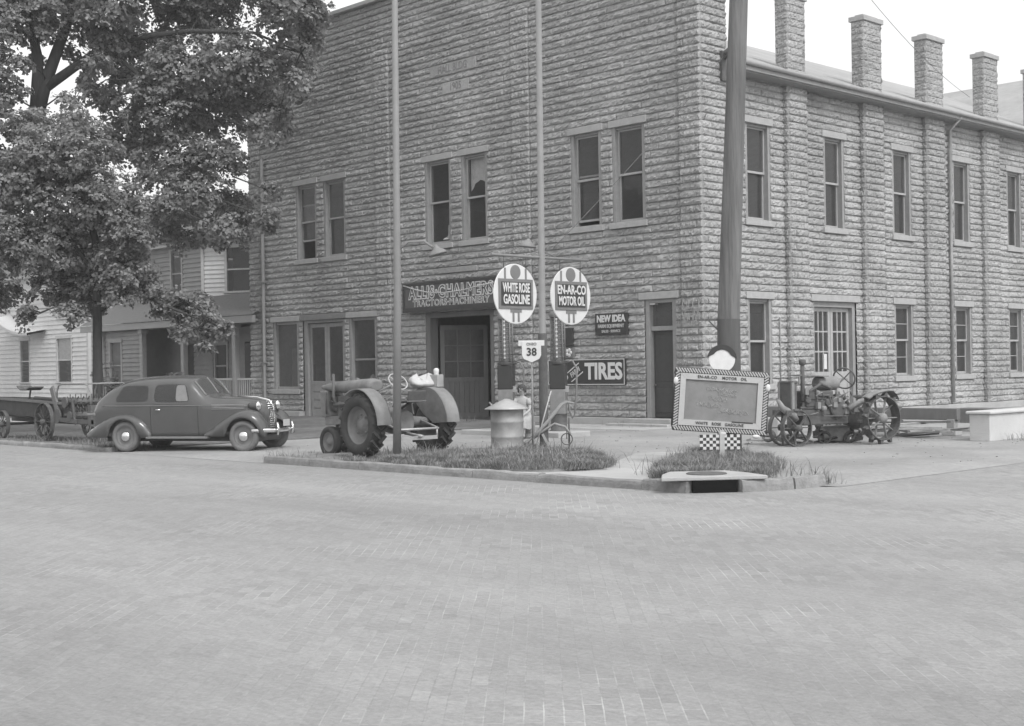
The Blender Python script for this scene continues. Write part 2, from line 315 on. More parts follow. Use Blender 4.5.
def scatter(poly,n,h0,h1,z,dens=None):
    xs=[p[0] for p in poly]; ys=[p[1] for p in poly]; out=[]
    while len(out)<n:
        x=random.uniform(min(xs),max(xs)); y=random.uniform(min(ys),max(ys))
        if not inpoly(x,y,poly): continue
        q=.5+.28*math.sin(x*3.1+1)*math.sin(y*2.7+.5)+.25*math.sin(x*7.3)*math.sin(y*6.1+2)
        if dens: q*=dens(x,y)
        if random.random()>max(q,0)**3.2*1.9: continue
        for k in range(5): out.append((x+random.gauss(0,.03),y+random.gauss(0,.03),z,random.uniform(h0,h1)*(.5+.7*q)))
    return out
g1=scatter(ISL1,52000,.04,.17,.08,lambda x,y: (1.0 if x>3.0 else .35)*(1.0 if x+.0*y>4 else .8))
tag(blades('grass',g1),'long rough grass filling the kerbside island around the barrel and tractor','grass')
capf=Vector((11.23,-14.23)); 
def dn2(x,y):
    d=(Vector((x,y))-capf); u=d.x*math.cos(R(52))+d.y*math.sin(R(52)); w=-d.x*math.sin(R(52))+d.y*math.cos(R(52))
    return 0 if (abs(u)<.85 and w<1.05) else 1.2
g2=scatter(ISL2,30000,.04,.19,.08,dn2)
tag(blades('grass',g2),'long rough grass on the small corner island under the chalkboard','grass')
g3=[]
for (x,y,s,n) in [(11.75,-12.5,.12,110),(1.2,-14.1,.3,120),(-5.0,-13.9,.35,260),(-5.6,-14.1,.4,200),(-7.5,-13.7,.6,260),(-10,-13.6,1.0,300),(11.2,-1.5,.5,200),(9.9,-1.8,.4,160),(-9,-1,.8,120),(-1.5,-.4,.8,60),(3.6,-13.3,.25,420),(3.2,-12.6,.35,300),(4.1,-12.9,.3,240),(3.0,-11.4,.3,200)]:
    g3+=[(x+random.gauss(0,s),y+random.gauss(0,s*.5),.03,random.uniform(.05,.26)) for _ in range(n)]
tag(blades('weeds',g3),'thin weeds scattered along kerb ends and lot edges','weeds')
g4=[]
for (x,y,s,n) in [(3.6,-13.3,.25,200),(3.2,-12.5,.3,150),(8.6,-11.0,.4,170),(7.9,-9.9,.35,150),(9.7,-12.9,.35,130),(10.9,-12.6,.3,120),(5.5,-12.3,.7,220),(6.9,-12.6,.5,130),(4.4,-10.6,.5,150)]:
    g4+=[(x+random.gauss(0,s),y+random.gauss(0,s),.08,random.uniform(.12,.33)) for _ in range(n)]
tag(blades('tall_weeds',g4),'taller wispy weeds standing up from the two grass islands','weeds')
# small stones and litter on the lot
b=MB()
for i in range(260):
    x=random.uniform(-4,11.5); y=random.uniform(-13,-.5); s=random.uniform(.006,.022)
    b.cbox((x,y,.04+s*.3),(s*2,s*1.5,s),Matrix.Rotation(random.uniform(0,3),3,'Z'))
tag(b.build('gravel','rubbish'),'loose pebbles and litter scattered over the dirt lot','gravel',kind='stuff')
# ------------------------------------------------------------------ rock-faced block building
ZB=.245; CH=.2033
def zk(k): return ZB+CH*k
def cut(a,b,z0,z1,ops):
    """sub-rectangles of [a,b]x[z0,z1] left free by the openings"""
    zs=sorted({z0,z1}|{z for o in ops for z in o[2:4] if z0+1e-4<z<z1-1e-4}); out=[]
    for p,q in zip(zs,zs[1:]):
        iv=[(a,b)]; m=(p+q)/2
        for o in ops:
            if o[2]<m<o[3]:
                nv=[]
                for (s,t) in iv:
                    if o[1]<=s or o[0]>=t: nv.append((s,t)); continue
                    if o[0]>s: nv.append((s,o[0]))
                    if o[1]<t: nv.append((o[1],t))
                iv=nv
        out+=[(s,t,p,q) for s,t in iv if t-s>.02]
    return out
def blocks(b,u0,u1,k0,k1,ops,bl=.61,prot=(.042,.066),grid0=None):
    """pillowed rock-faced blocks in local (u, depth, z); the face looks to -depth"""
    vs=[];fs=[]; r=random
    g0=u0 if grid0 is None else grid0
    for k in range(k0,k1):
        off=(bl/2 if k%2 else 0)
        n0=int(math.floor((u0-g0-off)/bl)); n1=int(math.ceil((u1-g0-off)/bl))
        for i in range(n0,n1):
            a=max(u0,g0+off+i*bl); c=min(u1,g0+off+(i+1)*bl)
            if c-a<.015: continue
            for (s,t,p,q) in cut(a,c,zk(k),zk(k+1),ops):
                w=t-s;h=q-p; iu=min(.032,w*.3); iz=min(.034,h*.3)
                us=[s,s+iu]+[s+w*f for f in (.22,.36,.5,.64,.78)]+[t-iu,t]; us=us if w>.25 else [s,s+iu]+[s+w*f for f in (.36,.43,.5,.57,.64)]+[t-iu,t]; zs=[p,p+iz*.8,p+h*.38,p+h*.62,q-iz,q]; o=len(vs)
                base=r.uniform(*prot)
                for jz,z in enumerate(zs):
                    for ju,u in enumerate(us):
                        edge=jz in(0,5) or ju in(0,8)
                        d=0 if jz in(0,5) else -base*.5 if (ju in(0,8) and .02<us[ju]-u0 and us[ju]<u1-.02) else 0 if edge else -(base*(.9,1.1,1.0,.7)[jz-1]+r.uniform(-.022,.022))
                        vs.append((u+(0 if edge else r.uniform(-.012,.012)),d,z+(0 if edge else r.uniform(-.008,.008))))
                for jz in range(5):
                    for ju in range(8):
                        fs.append((o+jz*9+ju,o+jz*9+ju+1,o+(jz+1)*9+ju+1,o+(jz+1)*9+ju))
    b.add(vs,fs)
FR=Matrix.Identity(4)                                             # front: u=x, depth=y
SI=Matrix.Translation((-.2,0,0))@Matrix.Rotation(PI/2,4,'Z')     # side: u=y, depth=-x
SI0=Matrix.Rotation(PI/2,4,'Z')
pitch=.43
def rz_(x): return 9.93+(.36-x)*pitch
bld=thing('block_building','two storey garage building of rock-faced concrete blocks on the street corner','building')
UPF=[(-18.55,-17.3),(-16.87,-15.6),(-11.32,-10.05),(-9.55,-8.35),(-4.78,-3.6),(-3.18,-1.98)]
fops=[(a,c,zk(26),zk(41)) for a,c in UPF]+[(-20.12,-18.5,zk(3),zk(17)),(-18.25,-15.75,0,zk(17)),(-15.5,-13.95,zk(3),zk(17)),(-11.4,-8.15,0,zk(16)),(-2.08,-.98,0,zk(17))]
UPS=[(2.1,3.28),(5.95,7.05),(9.8,10.95),(13.65,14.8),(17.5,18.6),(21.3,22.4)]
LOS=[(2.1,3.22),(9.8,10.95),(13.65,14.8),(17.5,18.6),(21.3,22.4)]
sops=[(a,c,zk(26),zk(41)) for a,c in UPS]+[(a,c,zk(4),zk(17)) for a,c in LOS]+[(5.3,7.6,0,zk(17))]
PILF=[(-21.6,-20.85),(-13.86,-13.1),(-7.2,-6.45),(-.75,0)]
PILS=[(3.95,4.85),(7.95,9.0),(11.7,12.8),(15.6,16.6),(19.4,20.4),(23.3,24.2)]
PAR=60   # parapet course of the end piers
b=MB(); b.M=FR
blocks(b,-20.85,-13.86,0,PAR,fops,grid0=-21.6); blocks(b,-13.1,-7.2,0,PAR,fops,grid0=-21.6); blocks(b,-6.45,-.75,0,PAR,fops,grid0=-21.6)
blocks(b,-18.9,-2.9,PAR,PAR+8,[],grid0=-21.6)
b.M=Matrix.Translation((0,-.04,0))
for a,c in PILF: blocks(b,a,c,0,PAR,fops,bl=.375)
fw_=b.build('front_wall','block',bld,fixn=False)
b=MB(); b.M=SI
e=[2.0,2.0]
segs=[1.07]+[v for p in PILS for v in p]+[38.5]
for a,c in zip(segs[::2],segs[1::2]): blocks(b,a,c,0,47,sops,grid0=1.07)
b.M=SI0
blocks(b,-.04,1.07,0,PAR,[],bl=.39)
for a,c in PILS: blocks(b,a,c,0,47,[],bl=.5)
for a,c in PILS: b.M=Matrix.Translation((0,a,0)); blocks(b,-.2,0,0,47,[],bl=.5,prot=(.02,.04))
b.build('side_wall','block',bld,fixn=False)
# cores behind the projecting piers, pier returns, plinth, plain rear and left walls
b=MB()
for a,c in PILF[:3]: q=MB(); q.box(a+.002,c-.002,-.038,.2,0,zk(PAR)-.01); q.build('pier_core','blockplain',bld)
for a,c in PILS: q=MB(); q.box(-.4,-.002,a+.002,c-.002,0,9.72); q.build('pier_core','blockplain',bld)
b.box(-.72,-.01,-.037,.2,0,zk(PAR)-.012); b.box(-.5,-.002,-.035,1.068,0,zk(PAR)-.01)
b.build('pier_core','blockplain',bld); b=MB(); b.box(-.42,-.22,1.07,38.4,9.62,9.85)
b.build('wall_plate','blockplain',bld)
b=MB(); b.box(-21.6,-21.3,.2,38.5,0,zk(PAR)); b.box(-21.6,-.2,38.2,38.5,0,9.8); b.prism([(-21.3,8.6),(.3,9.8),(-9,rz_(-9)-.13)],38.2,38.25); b.build('rear_wall','blockplain',bld)
# plinth (smooth concrete footing) cut at the doors
for a,c in [(-21.66,-18.3),(-15.7,-11.45),(-8.1,-2.15),(-.92,.07)]: b=MB(); b.box(a,c,-.19,.1,-.1,.243); b.build('plinth','concrete',bld,.012)
for a,c in [(-.0,5.2),(7.7,38.5)]: b=MB(); b.M=SI; b.box(a,c,-.27,.1,-.1,.2435); b.build('plinth','concrete',bld,.012)
b=MB(); b.box(-21.3,-.45,.3,38.2,4.4,4.6); b.box(-21.3,-.45,.3,38.2,-.02,.055); b.build('inner_floor','dark',bld)
# coping along the stepped parapet
b=MB()
for a,c,k in [(-21.7,-18.95,PAR),(-18.98,-2.82,PAR+8),(-2.85,.1,PAR)]: b.box(a,c,-.2,.35,zk(k),zk(k)+.14)
b.box(-.45,.1,.35,1.17,zk(PAR),zk(PAR)+.14)
b.build('coping','stone',bld,.015)
b=MB(); b.box(-18.9,-2.9,.06,.3,zk(PAR),zk(PAR+8)-.01); b.box(-21.3,-.5,.07,.3,8.8,zk(PAR)-.02); b.build('parapet_back','blockplain',bld)
# roof: low gable behind the parapet with an overhanging eave, rear cross gable
b=MB(); pitch=.43
def rz_(x): return 9.93+(.36-x)*pitch
prof=[(.36,9.90),(-9.0,rz_(-9)),(-21.3,rz_(-9)-12.3*pitch),(-21.3,rz_(-9)-12.3*pitch-.12),(-9.0,rz_(-9)-.12),(.36,9.78)]
b.prism(prof,1.2,38.5); b.build('roof','roof',bld)
b=MB(); zr=rz_(-9)+.02; v=[(-9.2,29.2,zr),(.4,29.2,zr),(.4,29.2-9.5,zr-9.5*.43),(.4,29.2+9.5,zr-9.5*.43),(-9.2,29.2,zr)]
b.add(v,[(0,2,1),(0,1,3)]); b.build('rear_roof','roof',bld)
b=MB(); b.M=Matrix.Identity(4); b.add([(-.2,19.9,9.8),(-.2,38.5,9.8),(-.2,29.2,zr-.05)],[(0,1,2)]); b.build('rear_gable','blockplain',bld)
b=MB(); b.box(-.42,.30,1.09,38.4,9.62,9.76); b.build('soffit','soffit',bld)
b=MB(); b.box(.30,.36,1.09,38.4,9.66,9.86); b.tube([(.41,1.05,9.84),(.41,38.4,9.78)],.065,10); b.build('gutter','gutter',bld)
for a,c in [(3.97,4.83),(7.97,8.98),(11.72,12.78),(15.62,16.58),(19.42,20.38)]:
    top=12.3
    b=MB(); n=int((top-9.9)/CH)
    for M_,w0,w1 in ((Matrix.Translation((0,a,9.9-ZB)),-.42,.0),(Matrix.Translation((.0,0,9.9-ZB))@Matrix.Rotation(PI/2,4,'Z'),a,c)):
        b.M=M_; blocks(b,w0,w1,0,n,[],bl=.45,prot=(.02,.032))
    b.M=Matrix.Identity(4); b.box(-.42,-.004,a+.004,c,9.7,9.9+n*CH)
    ch=b.build('chimney','block',bld,fixn=False)
    b=MB(); b.box(-.48,.07,a-.06,c+.06,9.9+n*CH,10.05+n*CH); b.box(-.36,-.06,a+.1,c-.1,10.05+n*CH,10.12+n*CH); b.build('chimney_cap','stone',ch,.012)
# windows
def window(fr,u0,u1,zb,zt,raise_=0,curtain=None,tall=False,lint='stone',muntin=False,sashdark=False):
    b=MB(); b.M=fr; w=.11; z0=zb+.17; z1=zt-CH
    b.box(u0,u0+w,-.02,.24,z0,z1); b.box(u1-w,u1,-.02,.24,z0,z1); b.box(u0+w,u1-w,.03,.24,z1-.07,z1); b.box(u0+w,u1-w,.04,.24,z0,z0+.035)
    win=b.build('window','wood',bld,.006)
    b=MB(); b.M=fr; b.box(u0-.10,u1+.10,-.082,.25,zt-CH+.003,zt-.004); b.build('lintel',lint,win,.012)
    b=MB(); b.M=fr; b.box(u0-.09,u1+.09,-.105,.25,zb+.004,zb+.168); b.build('sill','stone',win,.012)
    a,c=u0+w,u1-w; zm=(z0+z1)/2; zl=z0+.035; zh=z1-.07
    for (p,q,d) in ((zm-.02,zh,.10),(zl+raise_,zm+.03+raise_*.98,.15)):
        b=MB(); b.M=fr; s=.05
        b.box(a,a+s,d,d+.04,p,q); b.box(c-s,c,d,d+.04,p,q); b.box(a+s,c-s,d,d+.04,q-.05,q); b.box(a+s,c-s,d,d+.04,p,p+.06)
        if muntin: b.box(a+s,c-s,d+.005,d+.03,(p+q)/2-.012,(p+q)/2+.012)
        b.build('sash','sash',win,.004)
        b=MB(); b.M=fr; b.add([(a+s,d+.02,p+.05),(c-s,d+.02,p+.05),(c-s,d+.02,q-.04),(a+s,d+.02,q-.04)],[(0,1,2,3)]); b.build('pane','glass',win)
    if curtain=='shade':
        b=MB(); b.M=fr; b.box(a+.02,c-.02,.24,.25,zm+.25,zh); b.build('roller_shade','curtain',win)
    if curtain=='swag':
        b=MB(); b.M=fr; rows=[]
        for i in range(9):
            t=i/8; rows.append([(a+.05+(c-a-.1)*t,.25+.02*math.sin(t*20),zh),(a+.05+(c-a-.1)*t,.25+.03*math.sin(t*20),zm+.22+.33*math.sin(PI*t))])
        b.grid(rows); b.build('curtain','curtain',win)
    if curtain=='blind':
        b=MB(); b.M=fr; b.box(a+.03,c-.03,.26,.27,zl,zh-.25); b.build('blind','signmid',win)
    return win
for i,(a,c) in enumerate(UPF):
    w=window(FR,a,c,zk(26),zk(41),raise_=(.62 if i==0 else .12 if i==4 else 0),curtain=('swag' if i==3 else None))
    if i==2:
        b=MB(); o=((a+c)/2+.12,.32,zk(26)+.36); b.lathe([(.02,.42),(.03,.1),(.05,.06),(.19,-.02),(.2,-.05),(.16,-.05),(.0,0)],o,n=20); b.build('lamp_shade','white',w)
    if i==0:
        b=MB(); b.box(c-.2,c-.12,.2,.22,zk(26)+.2,zk(26)+.85); b.build('curtain','white',w)
for a,c in UPS: window(SI,a,c,zk(26),zk(41))
for i,(a,c) in enumerate(LOS): window(SI,a,c,zk(4) if i else zk(3)+.1,zk(17),muntin=(i>0))
# ground floor shop windows at the left
for (a,c,lt) in ((-20.12,-18.5,'stone'),(-15.5,-13.95,'stone')):
    b=MB(); z0,z1=zk(3)+.17,zk(17)-CH; w=.13
    b.box(a,a+w,-.02,.26,z0,z1); b.box(c-w,c,-.02,.26,z0,z1); b.box(a+w,c-w,.03,.26,z1-.1,z1); b.box(a+w,c-w,.04,.26,z0,z0+.1)
    if a>-16: b.box(a+w,c-w,.10,.15,2.02,2.09)
    win=b.build('shop_window','wood',bld,.006)
    b=MB(); b.box(a-.12,c+.10,-.085,.25,z1+.003,zk(17)-.004); b.build('lintel',lt,win,.012)
    b=MB(); b.box(a-.08,c+.08,-.11,.25,zk(3)+.004,z0-.002); b.build('sill','stone',win,.012)
    b=MB(); b.add([(a+w,.12,z0+.1),(c-w,.12,z0+.1),(c-w,.12,z1-.1),(a+w,.12,z1-.1)],[(0,1,2,3)]); b.build('pane','dustglass' if a<-16 else 'glass',win)
    if a<-16:
        b=MB(); b.box(a+.4,c-.3,.5,.9,z0,z0+.9); b.box(a+.5,a+.8,.45,.8,z0+.9,z0+1.5); b.lathe([(.0,0),(.16,.02),(.2,.2),(.1,.35),(0,.4)],(a+1.0,.5,z0+.95),n=14); b.build('window_display','signmid',win)
    else:
        b=MB(); b.lathe([(0,0),(.12,.01),(.14,.12),(.05,.2),(.12,.3),(.02,.42)],(a+.75,.4,z0+.1),n=14); b.cbox((a+1.1,.4,z0+.15),(.25,.2,.3)); b.build('window_display','lettergrey',win)
b=MB(); b.box(-18.36,-15.64,-.085,.25,zk(17)-CH+.003,zk(17)-.004); b.build('lintel','stonedark',bld,.012)
# double shop door: frame, two leaves with tall panes above boarded panels
b=MB(); z1=zk(17)-CH; b.box(-18.25,-18.03,.02,.26,.0,z1); b.box(-15.93,-15.75,.02,.26,.0,z1); b.box(-18.03,-15.93,.02,.26,z1-.1,z1); dr=b.build('shop_door','wood',bld,.008)
for a,c in ((-18.02,-16.99),(-16.97,-15.94)):
    b=MB(); d=.12; s=.13; zp=1.32; zt=z1-.12
    b.box(a,a+s,d,d+.05,.06,zt); b.box(c-s,c,d,d+.05,.06,zt); b.box(a+s,c-s,d,d+.05,zt-.14,zt); b.box(a+s,c-s,d,d+.05,zp-.12,zp)
    for i in range(4): b.box(a+s,c-s,d+.012,d+.045,.07+i*.29,.07+i*.29+.27)
    lf=b.build('door_leaf','wood',dr,.006)
    if a<-17: b=MB(); b.ball((c-.06,d-.05,1.2),.035); b.build('door_knob','iron',dr)
    b=MB(); b.add([(a+s,d+.02,zp),(c-s,d+.02,zp),(c-s,d+.02,zt-.14),(a+s,d+.02,zt-.14)],[(0,1,2,3)]); b.build('pane','glass',dr)
# garage opening with one leaf folded back inside
b=MB(); z1=zk(16); b.box(-11.4,-11.18,-.02,.3,.0,z1); b.box(-8.33,-8.15,-.02,.3,.0,z1); b.box(-11.18,-8.33,-.02,.3,z1-.16,z1); b.box(-11.4,-8.15,-.06,.6,-.05,.075)
gd=b.build('garage_door','wooddark',bld,.01)
b=MB(); b.M=Matrix.Translation((-11.1,.33,0))@Matrix.Rotation(R(52),4,'Z'); w_=1.55
b.box(0,.14,0,.06,.08,3.1); b.box(w_-.14,w_,0,.06,.08,3.1); b.box(.14,w_-.14,0,.06,2.95,3.1); b.box(.14,w_-.14,0,.06,1.25,1.4); b.box(.14,w_-.14,0,.06,.08,.25)
for i in range(8): b.box(.14+i*(w_-.28)/8,.14+(i+1)*(w_-.28)/8-.008,.015,.045,.25,1.25)
for i in (1,2): b.box(.14+i*(w_-.28)/3-.02,.14+i*(w_-.28)/3+.02,.01,.05,1.4,2.95)
for z in (1.92,2.44): b.box(.14,w_-.14,.012,.048,z-.02,z+.02)
b.build('door_leaf','wooddark',gd,.005)
b=MB(); b.M=Matrix.Translation((-11.1,.33,0))@Matrix.Rotation(R(52),4,'Z'); b.add([(.14,.03,1.4),(w_-.14,.03,1.4),(w_-.14,.03,2.95),(.14,.03,2.95)],[(0,1,2,3)]); b.build('pane','dustglass',gd)
b=MB(); b.bar((-9.0,.75,.07),(-9.25,.9,1.5),.05); b.bar((-8.9,.8,.07),(-9.0,.95,1.1),.04); b.build('leaning_stick','wood',gd)
# narrow corner door with transom
b=MB(); z1=zk(17)-CH; b.box(-2.08,-1.93,.0,.28,.245,z1); b.box(-1.12,-.98,.0,.28,.245,z1); b.box(-1.93,-1.12,.0,.28,z1-.1,z1); b.box(-1.93,-1.12,.06,.24,2.64,2.76)
nd=b.build('narrow_door','wood',bld,.008)
b=MB(); b.box(-1.92,-1.13,.17,.22,.26,2.63); b.build('door_leaf','doordark',nd)
b=MB(); b.box(-1.85,-1.2,.15,.171,.4,1.05); b.box(-1.85,-1.2,.15,.171,1.25,2.5); b.build('door_panel','doordark',nd,.01); b=MB(); b.ball((-1.86,.13,1.15),.035); b.build('door_knob','iron',nd)
b=MB(); b.add([(-1.93,.16,2.76),(-1.12,.16,2.76),(-1.12,.16,z1-.1),(-1.93,.16,z1-.1)],[(0,1,2,3)]); b.build('pane','dustglass',nd)
b=MB(); b.box(-2.25,-.84,-.085,.25,z1+.003,zk(17)-.004); b.build('lintel','stone',nd,.012)
b=MB(); b.box(-1.95,-1.75,.02,.16,3.36,3.42); b.build('door_number','white',nd)
b=MB(); b.box(-2.3,-.85,-.5,-.0,-.02,.244); b.box(-2.9,-.7,-.8,-.5,-.02,.12); b.build('door_step','concrete',nd,.015)
# side french door
b=MB(); b.M=SI; z1=zk(17)-CH; b.box(5.3,5.42,.02,.3,.06,z1); b.box(7.44,7.6,.02,.3,.06,z1); b.box(5.42,7.44,.02,.3,z1-.16,z1); b.box(5.3,7.6,-.08,.2,.0,.06)
sd=b.build('french_door','wood',bld,.008)
b=MB(); b.M=SI; b.box(5.15,7.75,-.085,.25,z1+.003,zk(17)-.004); b.build('lintel','stone',sd,.012)
for a,c in ((5.43,6.42),(6.44,7.43)):
    b=MB(); b.M=SI; d=.14; s=.12; zt=z1-.17
    b.box(a,a+s,d,d+.05,.07,zt); b.box(c-s,c,d,d+.05,.07,zt); b.box(a+s,c-s,d,d+.05,zt-.12,zt); b.box(a+s,c-s,d,d+.05,1.2,1.42); b.box(a+s,c-s,d+.015,d+.04,.07,1.2)
    for i in (1,2): x=a+s+(c-a-2*s)*i/3; b.box(x-.022,x+.022,d+.005,d+.045,1.42,zt-.12); z=1.42+(zt-1.54)*i/3; b.box(a+s,c-s,d+.007,d+.043,z-.022,z+.022)
    b.build('door_leaf','sash',sd,.004)
    b=MB(); b.M=SI; b.add([(a+s,d+.025,1.42),(c-s,d+.025,1.42),(c-s,d+.025,zt-.12),(a+s,d+.025,zt-.12)],[(0,1,2,3)]); b.build('pane','glass',sd)
b=MB(); b.M=SI; b.box(6.05,6.2,.13,.137,1.5,1.95); b.build('paper_notice','white',sd)
# downspouts and conduit
b=MB(); b.tube([(-20.55,-.15,9.6),(-20.55,-.15,.3),(-20.5,-.32,.18)],.06,10)
for z in (2,5,8): b.box(-20.65,-20.45,-.23,-.05,z,z+.05)
b.build('downspout','pipe',bld)
b=MB(); b.tube([(.38,13.3,9.75),(-.05,13.3,9.35),(-.08,13.3,5.2),(-.08,13.3,.3)],.055,10); b.build('downspout','zinc',bld)
b=MB(); b.tube([(-.13,4.0-.45,3.0),(-.13,3.55,.3)],.02,6); b.build('conduit','pipe',bld)
# bracket with insulators at the corner under the eave
b=MB(); b.box(.02,.12,.75,1.05,9.3,10.1); b.bar((.1,.9,9.9),(.5,.6,9.95),.06)
for i in range(3): b.lathe([(.0,0),(.05,.01),(.06,.06),(.04,.1),(.05,.13),(0,.16)],(.2+.13*i,.82-.09*i,9.97),n=10)
b.build('wire_bracket','iron',bld)
# carved name stones high on the front, worn painted letters at the corner
b=MB(); b.box(-10.95,-8.75,-.066,.0,zk(53)+.03,zk(55)-.03); b.box(-10.35,-9.1,-.066,0,zk(50)+.03,zk(52)-.03); st=b.build('name_stone','block',bld,.01)
text('carved_letters','HALL BLDG',.36,'stonedark',st,(-9.85,-.068,zk(54)),sx=.75,bold=.004,ext=.006)
text('carved_letters','1905',.34,'stonedark',st,(-9.72,-.068,zk(51)),sx=.85,bold=.004,ext=.006)
b=MB(); b.box(-10.7,-8.85,-.075,0,zk(22)+.02,zk(23)-.02); b.build('blank_stone','block',bld,.01)
b=MB(); rr=random.Random(5)
for row,(z,h) in enumerate(((3.32,.30),(2.98,.30))):
    for i in range(9):
        x=-.62+i*.068
        if rr.random()<.8: b.cbox((x,-.17,z+rr.uniform(-.02,.02)),(.018,.012,h*rr.uniform(.6,1)),Matrix.Rotation(rr.uniform(-.25,.25),3,'Y'))
        if rr.random()<.5: b.cbox((x+.02,-.17,z+rr.choice((-.12,0,.12))),(.06,.012,.018))
b.build('worn_lettering','stone',bld)
# ------------------------------------------------------------------ signs on the building
s=thing('dealer_sign','long dark wall sign with pale outlined dealer lettering above the garage opening','sign',(-9.95,-.12,0))
b=MB(); b.box(-2.25,2.25,-.16,.05,3.55,4.46); b.build('sign_board','signgrey2',s,.01)
b=MB(); b.box(-2.27,2.27,-.19,-.15,3.53,3.68); b.box(-2.27,-2.2,-.19,-.15,3.68,4.48); b.box(2.2,2.27,-.19,-.15,3.68,4.48); b.box(-2.2,2.2,-.19,-.15,4.40,4.48); b.build('sign_frame','black',s)
text('lettering_edge','ALLIS·CHALMERS',.53,'letterlight',s,(.05,-.163,4.14),sx=.84,bold=.04,spacing=1.22)
text('lettering','ALLIS·CHALMERS',.53,'black',s,(.05,-.168,4.14),sx=.84,bold=-.002,spacing=1.22)
text('lettering_edge','TRACTORS·MACHINERY',.28,'letterlight',s,(.05,-.163,3.80),sx=1.1,bold=.012,spacing=1.1)
text('lettering','TRACTORS·MACHINERY',.28,'signmid',s,(.05,-.168,3.80),sx=1.1,bold=-.004,spacing=1.1)
tag(s); 
c=MB(); c.tube([(-12.1,-.36,4.42),(-11.5,-.4,4.27),(-10.8,-.42,4.14),(-10,-.42,4.09),(-9.2,-.42,4.12),(-8.4,-.4,4.22),(-7.8,-.36,4.3)],.022,6)
tag(c.build('slack_cord','lettergrey'),'pale slack cord drooping across the dealer sign over the garage','cord')
s=thing('equipment_sign','small dark farm equipment sign fixed to blocks left of the narrow door','sign',(-3.24,-.10,2.87))
b=MB(); b.box(-.6,.6,-.03,.05,-.31,.31); b.build('sign_plate','signdark',s,.004)
text('lettering','NEW IDEA',.26,'white',s,(0,-.034,.15),sx=.86,bold=.012); text('lettering','FARM EQUIPMENT',.13,'lettergrey',s,(0,-.034,-.055),sx=.92,bold=.006); text('lettering','SALES · SERVICE',.10,'lettergrey',s,(0,-.034,-.2),sx=1.0,bold=.003)
s=thing('tire_sign','long dark tire sign with white lettering and thin white border below the farm equipment sign','sign',(-4.25,-.10,1.53))
b=MB(); b.box(-1.5,1.5,-.03,.05,-.37,.37); b.build('sign_plate','signdark',s,.004)
b=MB()
for z in (-.36,.345): b.box(-1.49,1.49,-.036,-.031,z,z+.02)
for x in (-1.49,1.47): b.box(x,x+.02,-.036,-.031,-.34,.345)
b.build('sign_border','white',s)
text('lettering','U.S.',.60,'white',s,(-1.03,-.034,0),sx=.72,bold=.03); text('lettering','TIRES',.64,'white',s,(.70,-.034,0),sx=.92,bold=.022)
b=MB(); b.M=Matrix.Translation((-.40,-.033,0))@Matrix.Rotation(R(-32),4,'Y')
for z in (-.17,.13): b.box(-.27,.27,-.004,0,z,z+.03)
b.build('sign_stripe','white',s); text('lettering','FARM',.2,'lettergrey',s,(-.40,-.034,0),sx=.8,bold=.008,rot=(PI/2,R(-32),0))
s=thing('dark_wall_plate','small blank dark plate on the block wall above the tire sign','sign',(-4.98,-.10,2.55)); b=MB(); b.box(-.23,.23,-.03,.05,-.25,.27); b.build('sign_plate','signdark',s,.004)
s=thing('flower_plate','small dark plate with a pale flower emblem just above the tire sign','sign',(-4.95,-.10,2.08)); b=MB(); b.box(-.24,.24,-.03,.05,-.14,.15); b.build('sign_plate','signmid',s,.004)
b=MB()
for i in range(5): a=2*PI*i/5; b.ball((.06+.08*math.cos(a),-.035,.02+.08*math.sin(a)),.055,8,(1,.2,1))
b.build('flower_emblem','white',s)
# ------------------------------------------------------------------ curbside post with two round oil signs
def lamp(parent,o,side):   # gooseneck arm and enamel shade
    b=MB(); x,y,z=o; dx,dy=side
    b.tube([(x,y,z),(x+dx*.2,y+dy*.2,z+.16),(x+dx*.5,y+dy*.5,z+.17),(x+dx*.72,y+dy*.72,z+.02)],.02,8); arm=b.build('lamp_arm','pipe',parent)
    b=MB(); b.lathe([(.03,.10),(.055,.06),(.075,.03),(.13,.0),(.165,-.05),(.17,-.075),(.13,-.05),(.0,-.02)],(x+dx*.74,y+dy*.74,z),(-dx*.3,-dy*.3,1),20); b.build('lamp_shade','fender',arm)
p=thing('sign_post','tall pale metal post by the curb carrying a crossbar for two round oil signs','post',(3.44,-9.58,0))
b=MB(); b.tube([(0,0,.0),(0,0,2.35),(.0,0,2.36),(.08,-.03,11.0)],[.085,.085,.07,.055],12); b.build('post_tube','pipe',p)
b=MB(); b.lathe([(.088,.02),(.088,2.3),(.086,2.36)],n=14); b.lathe([(.2,0),(.2,.08),(.1,.12)],n=14); b.build('dark_base','iron',p)
b=MB(); b.tube([(0,-1.35,3.86),(0,1.35,3.86)],.028,8); b.tube([(0,-.5,3.86),(0,0,4.0),(0,.5,3.86)],.012,6); b.build('crossbar','pipe',p)
lamp(p,(.0,.05,4.15),(-.35,-.2)); 
